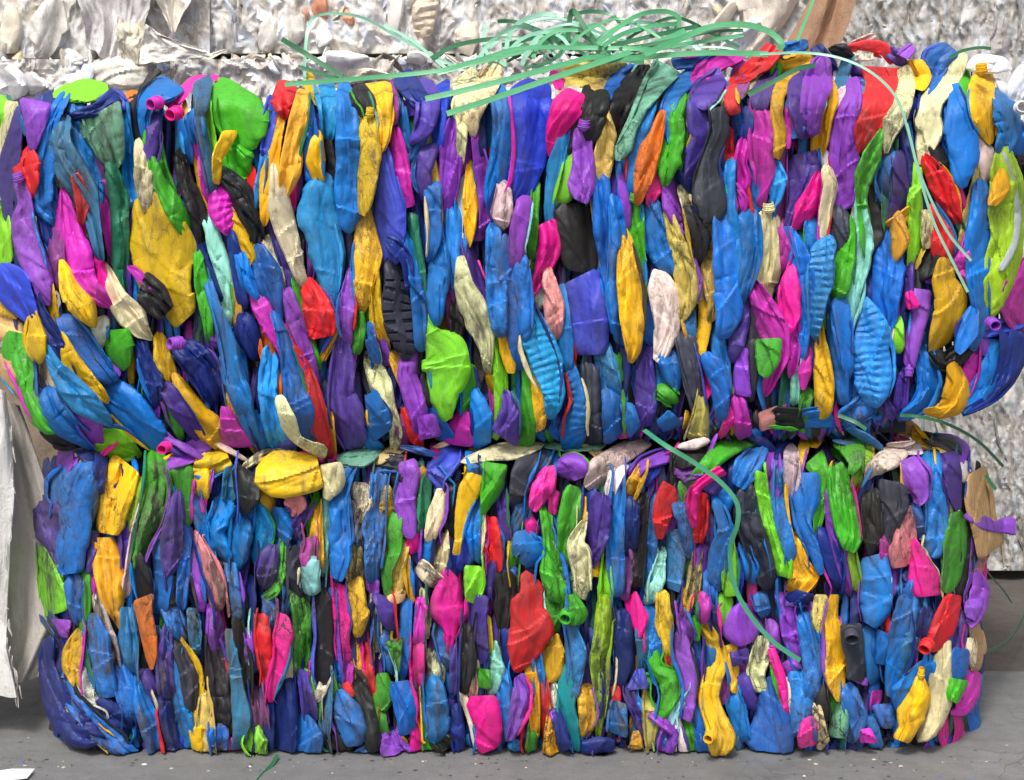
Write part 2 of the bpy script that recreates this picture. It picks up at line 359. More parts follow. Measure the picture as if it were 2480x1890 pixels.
# ------------------------------------------------------------------ ground
def sheet(name, xs, ys, zf, mat):
    X, Y = np.meshgrid(xs, ys); Z = zf(X, Y)
    n, m = X.shape; V = np.stack([X, Y, Z], -1).reshape(-1, 3)
    i = np.arange(n - 1)[:, None] * m; j = np.arange(m - 1)[None, :]
    f = np.stack([i + j, i + j + 1, i + m + j + 1, i + m + j], -1).reshape(-1, 4)
    me = bpy.data.meshes.new(name); me.from_pydata(V.tolist(), [], f.tolist()); me.materials.append(mat)
    me.polygons.foreach_set('use_smooth', [True] * len(me.polygons))
    o = bpy.data.objects.new(name, me); C.objects.link(o); o['kind'] = 'structure'; return o
EDGE = 0.465
sheet('ground', np.array([-400, -60, -12, -4, -2, 0, 2, 4, 12, 60, 400.]), np.array([-300, -40, -6, -2, 0, 1, 2, 4, 12, 60, 900.]), lambda x, y: 0 * x - 0.03, M_DIRT)
def slab():
    xs = np.linspace(-6, 6, 481)
    e = EDGE + 0.010 * noise2(xs * 5, 0 * xs, 77) + 0.006 * noise2(xs * 31, 0 * xs, 78)
    rows = [(e, -0.029 + 0 * xs), (e, -0.006 + 0 * xs), (e - 0.008, 0 * xs), (e - 0.3, 0 * xs), (0 * xs - 0.4, 0 * xs), (0 * xs - 12, 0 * xs)]
    V = np.vstack([np.stack([xs, r[0], r[1]], -1) for r in rows]); m = len(xs)
    f = [(i * m + j, (i + 1) * m + j, (i + 1) * m + j + 1, i * m + j + 1) for i in range(len(rows) - 1) for j in range(m - 1)]
    me = bpy.data.meshes.new('pavement'); me.from_pydata(V.tolist(), [], f); me.materials.append(M_CONC)
    o = bpy.data.objects.new('pavement', me); C.objects.link(o); o['kind'] = 'structure'
slab()

# traced bottles: colour code, flags, then x,y,half width along each spine (photograph pixels)
TOP_TXT = """
E 0,245,18 4,300,10
E 0,470,8 8,560,20 5,640,24
W:b 30,245,14 20,320,22 8,420,16 4,500,8
P 45,290,10 26,380,24 16,460,18 20,540,8
V:b 88,243,38 86,300,28 80,365,10
N 118,245,14 108,300,12 96,360,8
N 60,720,14 95,790,18 135,850,14
N 115,530,14 125,580,16 132,610,8
D 160,690,10 175,740,16
N 275,240,26 240,262,16 190,280,10
E:b^c 128,232,8 165,225,24 215,220,26 262,213,10
I 245,258,10 280,240,20 292,255,8
P 250,260,8 275,265,12
O 298,240,8 308,235,8
R 70,368,8 66,400,32 74,440,24 78,460,6
V:n 48,440,18 60,490,16 58,540,28 78,620,32 100,680,26 112,740,10
B 148,252,12 126,292,18 110,370,22 98,440,28 100,500,24 124,525,8
B 125,370,10 120,440,12 126,510,14 130,535,6
W 125,350,6 135,410,6 150,450,6 165,475,4
T 150,300,18 145,350,32 168,410,40 203,470,32 225,540,20 240,610,10
B 185,270,20 200,330,30 230,420,16 242,500,6
g 270,410,14 285,470,20 290,560,20 294,640,18 302,705,10
m:b 245,268,56 258,330,48 270,385,32 276,408,14
u 222,358,10 238,410,14 250,470,14
M 250,470,8 258,540,10 270,590,12 277,635,6
B 295,260,14 305,330,18 310,400,14 318,460,18 330,498,18
D 330,242,16 335,310,14 345,395,6
B 405,210,34 362,235,26 345,280,16 352,330,8
W 335,350,8 345,400,18 352,460,20 356,498,8
P 372,290,14 368,360,16 360,415,10
G 372,395,6 382,440,16 420,500,24 445,545,14
G 380,300,8 385,360,8 400,430,10 425,480,8
Y:bd 352,470,36 370,530,56 395,610,76 402,665,72 425,715,44 450,775,34
Y 348,490,18 335,560,18 338,640,14
M:^ 325,655,8 360,688,10 394,716,6
D:b^ 340,695,36 375,725,38 405,760,26
Y 118,680,8 128,740,10 138,790,6
Y 0,738,18 40,755,18
U 0,650,34 25,690,44 55,740,30 72,765,8
t 0,790,40 35,800,24
N 45,600,12 75,710,20 108,790,20 135,830,22 165,895,16
M 155,480,12 165,540,28 178,610,40 190,660,40 215,700,32 250,728,14
u 148,530,10 132,600,20 147,680,12
K 238,630,8 252,680,16 258,722,8
R:^ 185,430,10 200,480,18 197,520,6
Y:^ 155,650,8 172,700,26 198,740,34 215,772,14
W:^ 262,660,8 282,720,22 320,770,32 340,800,22 355,812,8
N 90,770,14 120,820,22 142,860,20 165,895,8
Y 80,770,8 84,820,26 95,868,14
G:b 42,805,28 38,850,36 55,900,30 65,950,16 88,1000,22 115,1030,22 138,1045,12
t 5,870,22 22,910,20 38,938,8
W 105,865,14 112,905,30 128,945,26 142,955,8
D 115,1045,10 150,1062,28 200,1062,14
B 118,960,24 132,1000,32 165,1035,26 208,1065,14
w 165,970,12 180,1010,16 203,1035,10
L 112,845,8 135,890,18 168,935,26 210,978,30 250,1012,12
Y 156,830,8 175,880,24 205,925,26 242,955,10
B 160,775,20 190,820,36 222,870,36 262,915,20
V 222,815,5 250,870,6 282,898,6
w 242,785,28 247,818,12
G:b 285,798,32 290,850,38 308,892,12
N 335,820,10 350,880,20 368,930,26 378,975,10
V 190,988,8 216,1028,28 232,1062,10
B 262,935,22 302,975,42 352,1035,38 402,1085,24
E 238,1065,22 285,1082,42 325,1097,16
Y 388,822,12 395,870,22 414,915,10
N 450,850,30 490,890,40 515,950,24
T 490,215,20 486,290,12 500,370,12 515,455,10
E 500,250,8 510,330,10 522,405,6
K:^ 422,245,16 470,195,10 500,192,6
B 470,300,20 475,325,16
M 480,330,10 484,370,10
Y 458,300,5 475,380,8 492,450,9 505,510,6
B 445,310,8 455,375,8
M 488,390,6 505,460,14 512,480,8
M:r^ 535,462,22 541,510,38 555,552,22
D 435,380,14 450,440,18 475,500,20 492,570,12
N 455,520,12 475,590,16 500,660,16 525,720,12
A 510,548,12 526,600,18 540,650,18 547,700,18 553,765,8
G:bd 590,212,56 580,250,72 585,300,68 600,345,44 612,364,18
Y:^ 545,345,14 528,380,12 525,428,8
G:b^ 562,352,16 575,390,42 590,412,36 604,424,16
Y 532,440,6 568,515,12 588,580,24 612,625,16 604,642,8
D 545,425,16 580,460,26 602,510,30 620,560,20 622,592,8
R 605,425,12 615,480,12
I 660,250,14 650,320,18 645,372,8
B 638,390,8 632,450,12 628,500,8
Y 735,235,14 727,290,24 712,350,22 700,420,24 690,465,10
Y 680,295,8 670,350,12 655,420,22 645,485,14 642,530,8
R:b^ 665,215,24 685,228,40 690,262,26 692,290,8
W 670,425,12 675,490,24 690,550,24 712,620,20 730,674,10
K 720,390,8 715,440,10 705,510,8
B 740,250,14 748,330,16 755,440,12
C 790,215,22 800,270,20 795,330,14
Y 755,210,14 765,230,8
B 765,380,10 768,420,12
Y 768,335,8 765,390,18 774,430,8
D 790,335,12 800,420,16 812,520,10
L:d 772,445,34 768,500,48 778,560,46 796,620,42 802,690,28 800,738,10
B 755,520,6 770,600,8 785,680,6
R:b 742,672,12 762,730,34 778,790,40 782,818,34
Y 565,660,6 575,730,10 578,785,8
N 560,570,12 575,650,14 585,720,12
G 480,625,8 490,690,16 500,750,14 506,800,8
V 500,760,8 520,820,12
B 508,700,10 530,770,14 552,840,22 565,900,26 592,990,18
W:b 640,572,14 655,625,18 676,680,12 686,725,6
P 660,545,8 682,605,10 706,680,12 712,735,6
B 625,605,12 645,660,32 662,720,26 668,765,10
B 585,625,10 600,680,16 618,705,8
M:b 610,700,12 632,740,22 660,800,20 685,850,12 696,905,6
O 642,800,10 652,860,18 665,920,16 676,965,6
V 700,720,10 715,780,18 737,840,16 757,905,10
G 718,695,8 730,770,10 750,840,14 762,868,6
N 592,760,14 602,800,28 620,845,16
B 668,770,8 690,830,18 712,920,28 726,1000,32 738,1060,12
R 702,810,6 728,880,14 755,950,16 775,1040,18 792,1088,10
Y 760,990,14 772,1050,16
Y 795,1000,8 802,1085,10
Y 810,770,6 812,800,6 790,845,6
I:b 685,1060,24 722,1082,24
L 655,875,20 650,950,22 666,1015,26 672,1065,16
B 620,1020,22 642,1075,20
g 575,880,8 590,950,10 607,1015,6
B 552,860,16 574,940,24 600,1015,18 617,1065,10
W:^ 680,970,10 696,1020,16 722,1067,10 772,1090,14
Y 560,970,8 590,1030,14 617,1080,8
M:b 545,985,10 560,1040,26 582,1085,38
P 405,945,16 440,1000,20 472,1045,12
Y 432,920,8 470,990,28 512,1042,28 538,1085,14
G 400,960,10 420,1010,16 435,1050,8
V:b 440,1105,14 475,1088,28 512,1078,12
B 835,215,16 842,290,26 845,380,28 840,460,28 850,540,22
A 852,258,6 862,300,8
Y 843,232,6 864,270,10 872,310,8
D:b 858,212,22 880,248,26 893,285,16
Y:b 905,200,36 922,238,26 930,290,18 924,340,14 918,375,6
Y:n^ 895,283,13 893,312,20 898,370,23 892,430,23 884,490,16 877,522,8
B 900,500,12 900,570,14 916,625,22
Y 880,535,18 885,570,26 890,620,34 882,685,26 876,745,8
Y 905,640,10 908,720,12 916,790,16 932,830,6
B 965,240,10 972,300,10 985,380,10 990,450,8
u:b 944,198,12 952,255,12 953,305,8
M:b^ 955,308,10 966,380,18 980,440,16 990,503,13
N 985,200,26 1010,235,20
U 1070,215,18 1066,290,14 1060,360,10
P 1035,205,24 1038,260,24 1028,310,22 1005,340,12
P:b^ 1000,245,18 1000,280,20
B 1036,308,6 1014,350,12 1000,382,6
W 1048,258,8 1046,320,10 1028,365,6
P 1040,360,20 1022,420,18 1032,465,14
I:d 935,375,10 938,440,26 945,500,36 946,560,38 948,610,30 945,640,10
Y 1038,392,14 1050,450,12 1062,535,8
B 1072,360,8 1066,440,10 1062,520,8
V:b 1100,290,16 1090,350,20 1085,410,24 1084,470,20 1074,535,8
W 1125,190,30 1128,225,28 1108,255,16 1120,300,14 1116,370,6
W 1190,178,20 1160,230,32 1142,285,20 1145,320,6
V 1130,325,12 1124,375,18 1116,425,8
V 1152,330,8 1166,410,16 1180,480,16 1176,540,10
V:N 1168,520,14 1160,560,14 1155,585,13
w 1116,425,12 1114,500,12 1116,550,8 1113,615,6
Y 1138,405,6 1140,480,16 1138,545,12 1136,585,4
N 1165,240,14 1165,310,10 1172,380,8
B 1188,240,12 1185,330,12 1182,400,8
B 1208,240,20 1214,300,22 1212,380,26 1200,450,26 1190,495,12
R 1178,368,8 1181,395,13 1176,412,4
F 1218,465,14 1212,510,26 1212,540,10
w 1240,235,12 1238,265,8
U:b^d 1305,196,30 1288,235,54 1285,310,56 1276,390,50 1262,450,36 1245,493,10
V 1270,495,18 1258,560,22 1246,645,12
Y 1283,475,5 1282,550,4
G 1297,465,8 1290,540,12 1287,610,8
N 955,600,24 985,630,14 992,690,10
X:s 955,648,18 965,690,32 960,740,38 968,790,40 976,830,32 978,855,10
B 1045,462,20 1052,560,18 1045,605,10
B 1060,570,12 1066,650,24 1055,720,24 1060,775,12
N 1008,480,10 1022,560,10 1028,640,8
L 1100,510,18 1100,570,22 1100,640,16 1108,705,8
g 1000,540,12 1010,610,12 1020,680,10 1028,765,6
B 990,590,10 1005,680,12 1015,760,16 1020,835,12
u 1078,650,6 1088,730,10 1093,785,6
D 1105,690,8 1110,780,16 1102,825,12
P 1123,580,10 1150,670,16 1176,730,16 1187,810,8
B 1195,555,16 1200,640,20 1205,720,22 1210,800,16
B 1235,590,18 1228,680,16 1242,770,18 1252,865,14
B 1255,640,22 1262,720,24 1266,805,18
W 1117,635,8 1124,690,22 1145,740,34 1170,800,30 1180,850,16 1180,872,8
K:b 1322,538,20 1332,590,26 1318,640,22 1298,690,12 1284,722,8
w 1278,625,8 1266,665,8
G 1292,640,12 1275,712,10
V 845,680,4 840,740,18 838,790,16 842,818,6
G 862,745,10 869,800,16 866,845,10
G 890,735,8 882,800,8
V 915,800,10 930,860,10
B 892,810,16 905,860,10
P:b 828,810,14 830,880,28 825,950,32 838,1010,42 852,1070,34 862,1088,14
B:b 900,950,14 915,1010,30 928,1055,24
B 890,1065,14 910,1085,14
W 895,865,14 920,930,24 940,990,16 958,1050,14 952,1085,10
Y 955,860,18 970,920,8
R 985,1005,10 1002,1048,16 1014,1070,6
u 970,1020,10 978,1070,10
V 992,845,18 985,905,22 1002,960,24 1018,1025,18
V:b 1030,1005,20 1042,1062,26
B 1045,985,16 1072,1045,18
E:b 1028,758,8 1045,810,24 1074,850,52 1082,905,54 1076,960,36 1086,1018,12
D 1035,920,12 1045,970,10
M:b 1128,995,16 1116,1045,36 1112,1080,36
G 1132,895,14 1142,930,20 1130,985,8
B 1150,955,12 1165,1010,22 1168,1065,20
Y 1185,870,14 1198,930,14
E 1195,795,8 1206,860,14 1214,930,14 1214,1000,12 1202,1045,8
Y:b 1220,795,12 1231,850,16 1237,905,8
P:b 1225,945,10 1236,1000,22 1222,1065,32
B 1252,990,16 1258,1065,14
G 1275,825,10 1279,930,14 1281,1000,18 1275,1065,20
Y:b 1285,850,8 1300,905,16 1306,980,22 1306,1045,14
S 1330,680,12 1342,740,24 1342,795,16
w 1312,700,14 1302,735,16
C:r 1288,765,18 1305,830,40 1325,890,40 1342,950,28 1336,995,12
K 1345,182,10 1355,198,14
K:b^d 1400,222,24 1376,260,36 1350,310,26 1338,350,16 1330,380,5
D 1428,225,18 1405,310,18 1382,400,10
D 1455,230,22 1440,290,26 1430,340,14
y:^ 1362,185,16 1400,178,30 1450,178,36 1490,165,16
y:^ 1440,205,24 1447,222,10
L 1362,340,10 1350,400,20 1340,450,16 1336,520,14 1345,565,10
E 1376,385,6 1370,430,16 1360,482,22
V:n 1414,312,20 1412,345,24 1412,400,28 1408,450,30 1404,488,20
y 1461,262,6 1470,330,20 1460,380,22 1460,425,12
B 1530,170,10 1500,190,18 1485,225,20 1468,255,8
V 1480,250,10 1475,300,6
D 1545,188,20 1526,230,32 1502,280,30 1505,312,18 1498,335,8
W 1556,168,16 1540,185,8
m:b 1620,160,36 1590,200,30 1558,250,18 1530,310,14 1510,360,22 1498,390,8
D 1592,238,18 1570,300,12
B 1575,256,12 1550,310,24 1540,370,18 1530,450,10
O 1596,295,6 1576,360,24 1560,430,22 1548,478,8
K:b 1595,415,12 1582,460,20 1570,500,6
B 1672,188,20 1632,222,20 1610,290,18 1598,370,10
G 1665,235,10 1660,310,10 1645,405,6
G 1650,228,12 1632,280,20 1632,330,24 1620,390,28 1612,435,10
B 1650,150,14 1700,146,14
M 1770,142,12 1740,150,18 1705,175,26 1690,198,12
P:bd 1750,180,24 1708,222,34 1690,262,22
P:b 1688,250,22 1692,310,28 1700,330,26 1685,380,26 1668,448,8
N 1650,420,14 1665,445,10
W 1748,225,14 1755,245,10
X:bd 1742,258,24 1743,320,22 1720,390,22 1715,450,36 1718,500,38 1714,540,22
W 1655,465,10 1665,510,8
R 1770,215,14 1766,262,8
R 1760,335,12 1766,400,12 1772,450,6
B 1756,425,14 1770,510,14
D:b^d 1390,492,44 1400,540,50 1405,600,48 1404,660,44
Y 1438,500,5 1455,580,10 1466,648,10
I:bd 1405,668,50 1416,720,52 1426,790,52 1432,860,44
B 1450,430,20 1460,530,22 1472,620,22 1482,700,14
B 1490,490,14 1502,590,18 1492,700,22 1500,810,12
V 1510,430,10 1515,500,10 1515,550,8
Y 1515,580,10 1521,640,26 1530,700,30 1533,780,30 1536,840,18 1530,865,10
G:n 1538,488,16 1541,560,18 1552,640,12 1563,730,6
B 1580,500,20 1592,580,26 1612,650,26
B 1578,740,14 1580,820,16
V:b 1618,430,14 1632,500,22 1647,560,8
F:b 1600,655,18 1606,700,40 1613,750,38 1613,800,30 1600,850,20 1588,875,10
y 1622,530,10 1644,600,24 1666,680,28 1666,730,22 1655,765,8
D 1668,520,10 1690,580,30 1690,618,10
F 1718,550,10 1727,625,8
y 1710,605,20 1722,680,20 1732,730,18 1725,765,8
W 1690,635,10 1692,710,12
Y 1705,715,12 1706,780,14 1695,860,8
Y 1672,800,6 1690,830,10
B 1668,768,18 1672,800,10
B 1750,530,20 1762,640,32 1766,730,34 1756,800,22
X 1658,810,20 1680,900,22 1692,960,18
P 1560,865,20 1562,940,26 1560,1020,20
B:b 1610,850,26 1632,905,24 1640,945,8
B 1360,720,10 1372,830,16 1375,890,8
R 1378,840,8 1384,880,10
B:r 1385,910,16 1400,970,22 1386,1040,34 1390,1065,30
X 1425,895,20 1432,980,26 1436,1050,26
L 1460,855,20 1478,930,20
B 1482,960,22 1486,1045,22
G 1490,870,8 1495,905,6
M 1468,1025,8 1470,1050,10
M 1510,1020,14 1512,1048,14
B 1520,990,14 1532,1030,14
B 1735,790,10 1745,880,20 1755,950,16
G 1602,945,22 1620,960,14
B:b 1598,1035,14 1640,1010,24
y 1700,955,8 1700,1000,16 1690,1055,26
B 1720,870,20 1742,940,18 1747,1000,12
M 1790,980,14 1800,1035,18
K 1775,1005,14 1758,1035,6
M 1768,142,16 1785,155,14
u 1800,190,16 1790,215,14
V 1795,165,12 1780,175,10
R:b^ 1878,112,22 1845,150,24 1800,182,20 1768,200,6
W 1880,142,8 1842,180,9 1806,210,9 1797,228,6
R 1770,225,14 1776,256,14
P 1860,182,18 1846,230,26 1842,262,18
G 1882,155,14 1870,235,8 1870,262,4
V 1862,270,10 1872,300,10
B 1940,112,12 1905,122,16
Y 1945,150,16 1900,165,18
P 1935,205,22 1935,260,28 1948,305,20
V 1992,150,20 1982,200,32 1972,240,28 1964,300,20
B 1905,232,6 1902,285,10
Y:b^ 1940,178,14 1902,198,16 1885,232,14 1882,280,13 1890,330,13 1880,385,8
M:n 1918,252,13 1915,285,15 1905,325,14 1904,360,10
B:b 1940,288,16 1930,335,12
Y 2013,212,8 2006,250,22 1990,300,24 1986,340,22 1980,372,16 1983,392,6
F 2034,186,10 2038,230,12 2030,268,8
L 2096,208,13 2086,260,12 2080,280,6
V:b 2062,188,16 2068,230,22 2050,280,28 2042,340,36 2042,400,38 2048,440,34 2035,510,26
P 2085,185,16 2105,195,10
R 2142,300,10 2135,370,8
R:b 2130,162,50 2136,205,42 2116,270,36 2096,330,26 2084,374,8
G:^ 2128,332,6 2110,380,20 2092,430,18 2088,480,12 2096,560,12 2100,608,8
g 2162,350,10 2155,420,14
Q:b^ 2126,382,10 2124,408,10
B 2150,390,12 2138,440,14 2146,468,12
N 2178,320,12 2195,380,12 2195,440,8
Y:b^ 2212,145,16 2232,185,20 2224,218,12
W:b^ 2184,164,18 2192,200,26 2182,240,28 2166,280,28 2153,325,16 2146,372,5
N 2205,245,16 2200,280,12
B:b 2310,118,22 2268,145,34 2252,190,20 2228,240,8
W:b^ 2334,128,12 2312,170,26 2285,205,28 2258,242,26 2245,285,32 2252,318,32 2242,355,24 2230,400,6
G 2334,170,12 2340,215,12 2346,245,6
D 2270,370,14 2295,420,14
Y:n 2378,176,26 2382,205,30 2375,240,32 2386,285,34 2396,325,20 2399,350,6
B:b 2312,200,10 2320,260,28 2325,320,40 2332,380,38 2328,430,26 2336,455,10
F 2354,272,8 2374,330,20 2386,380,18 2386,428,18
B 2412,220,10 2436,270,30 2442,320,28 2425,372,16
B 2475,290,12 2470,350,18
D 2460,380,20 2478,420,14
e 2430,365,8 2438,430,38 2440,520,42 2436,600,42 2422,680,38 2402,750,12
Z:^ 2436,388,4 2455,450,6 2465,520,6 2458,590,6 2432,640,6
Y:b^ 2426,408,6 2424,450,24 2402,498,12
B:b 2412,530,14 2402,560,10
W:b 2402,570,12 2398,620,15 2396,662,13
e 2416,640,14 2412,712,16
B 1768,405,12 1766,500,16 1776,580,22 1776,690,22
M 1799,350,12 1790,400,14 1797,438,20 1796,460,18
M 1782,465,8 1794,490,16 1785,518,6
D 1808,490,12 1812,525,8
B 1816,395,8 1826,470,12 1836,530,10
N 1812,290,14 1808,340,10
M 1830,262,8 1848,310,32 1846,370,30 1852,420,22 1844,490,8
L:b 1882,388,6 1886,430,20 1880,480,14 1868,505,6
B 1862,470,8 1858,500,14
u 1898,370,8 1895,480,10 1890,535,12
P:b 1945,370,34 1945,430,40 1926,500,22 1910,552,16
K:b^ 1982,415,6 1972,470,20 1950,510,26 1928,556,10
W 2003,415,8 2010,450,16 2000,510,14 1993,560,9 1990,605,4
w 1997,375,8 2000,410,8
P 2006,540,8 1998,580,8
X 2035,515,16 2031,560,22 2026,618,12
G 2062,530,8 2052,600,18 2037,670,26 2030,710,22
A 2080,440,8 2085,520,16 2092,570,20 2086,640,22 2076,695,10
A 2074,690,14 2068,725,18 2058,775,10 2048,835,4
w 2068,505,5 2068,545,4
D 2110,415,12 2120,500,16 2126,560,16 2110,605,8
g 2150,475,12 2152,550,10
P 2175,398,16 2180,460,20 2170,520,18
Y 2192,526,16 2170,540,12
Y 2172,538,12 2180,580,22 2168,618,6
E 2218,425,12 2216,500,16 2218,570,14 2211,640,10
R 2248,395,12 2276,440,30 2298,490,26 2312,525,8
R 2265,520,10 2284,570,26 2284,612,28
W:b 2242,508,10 2246,565,15 2246,603,11
K:b 2305,420,8 2320,480,13 2330,520,12
g 2280,465,8 2310,510,13 2328,560,8
y 2368,400,6 2361,470,12 2346,530,14 2328,590,6
B 2372,440,16 2376,520,26 2366,600,28 2366,680,28 2376,770,20 2358,830,14
B 1812,535,22 1816,600,22 1808,665,18 1799,715,8
W:n 1862,512,22 1866,548,23 1866,592,26 1860,640,32 1850,690,28 1856,738,12
M 1896,560,10 1906,600,12 1900,638,8
B:b 1908,548,14 1926,600,16 1926,650,18
g:b 1950,545,14 1940,592,12
B 1965,545,16 1968,620,14
B 1935,598,10 1950,660,18 1956,740,16 1946,820,12 1940,865,6
L:r 1994,598,24 1992,640,30 1986,690,28 1980,745,20 1975,790,8
K 1915,665,8 1913,700,23 1912,730,21 1916,765,20 1904,810,8
M 1922,770,12 1922,850,14 1918,890,6
X 1824,740,14 1821,850,18 1818,950,8
M 1828,695,14 1855,750,30 1880,810,38 1886,865,26 1860,935,10
G:b^ 1860,820,28 1858,870,28 1846,912,14
P 1800,715,14 1791,800,20 1776,860,10
V:b 1798,840,12 1796,910,18 1800,960,16
B 1770,730,16 1771,800,12
N 2108,690,16 2115,750,10
B 2148,568,10 2155,640,36 2146,720,34 2152,775,20 2140,805,8
B 2012,720,14 2020,820,14 2035,900,14 2042,965,12
B 2036,735,20 2046,820,18 2052,890,10
E:b 2002,735,6 1998,798,10
Y 1984,790,4 1990,860,16 1998,930,22 1996,992,20
D 2006,805,8 2022,900,12 2030,950,8
P 1966,790,12 1972,860,12 1965,900,8
M:b 1962,840,4 1950,900,14 1944,945,6
A 1932,830,8 1926,950,8
L:r 2095,735,16 2110,790,38 2112,850,46 2116,910,46 2110,965,30
B 2150,850,10 2158,900,12 2145,950,8
V 2165,750,8 2166,790,14 2155,825,8
E 2178,780,8 2174,838,16
N 2190,770,14 2185,860,12
P 2195,650,16 2196,700,16 2180,750,8
K:b^ 2202,705,8 2212,748,14
D 2262,600,16 2250,645,26 2225,672,8
V:b 2262,660,20 2258,690,22
V:N 2228,700,24 2228,760,20 2212,820,20 2202,890,14
Y:b 2291,622,16 2286,680,26 2302,720,36 2296,770,36 2276,820,26 2254,856,6
M 2348,562,6 2340,610,18 2326,640,20
M:b 2330,650,14 2352,665,20 2360,690,14
B:b 2362,745,12 2342,800,28 2318,855,10
D 2262,850,14 2290,880,20 2350,835,18
B 2240,865,24 2252,940,30 2226,985,22 2196,1005,10
M 2362,860,4 2353,900,18 2346,935,6
Y:b^ 2305,878,12 2316,930,28 2310,975,32 2278,997,16 2236,996,6
M 2478,640,10 2458,690,24 2452,745,30 2470,785,18
U 2395,805,8 2440,790,16 2480,775,12
N 2450,800,24 2455,850,36 2432,915,28 2400,965,14 2350,992,8
V 2375,800,10 2380,840,12
B:b 2410,822,18 2406,880,28 2372,945,28 2332,1002,12
G 1952,970,16 1945,1000,10
B 1950,1015,18 2000,1012,24
B 2060,1005,20 2090,985,30
D 1885,1010,24 1930,1015,24
S:b 1862,990,22 1862,1040,22
P 2185,925,12 2178,985,16
P 2145,985,14 2160,1000,12
D 2032,122,22 2050,132,10
R 2062,118,10 2100,112,14 2140,118,14 2150,135,8
w:b 2062,134,12 2115,132,12
P 2162,132,14 2170,140,10
V:b 2212,112,10 2185,138,16
F 2080,102,6 2090,98,8
N 1995,140,14 2010,160,10
T 2050,155,14 2040,185,10
"""
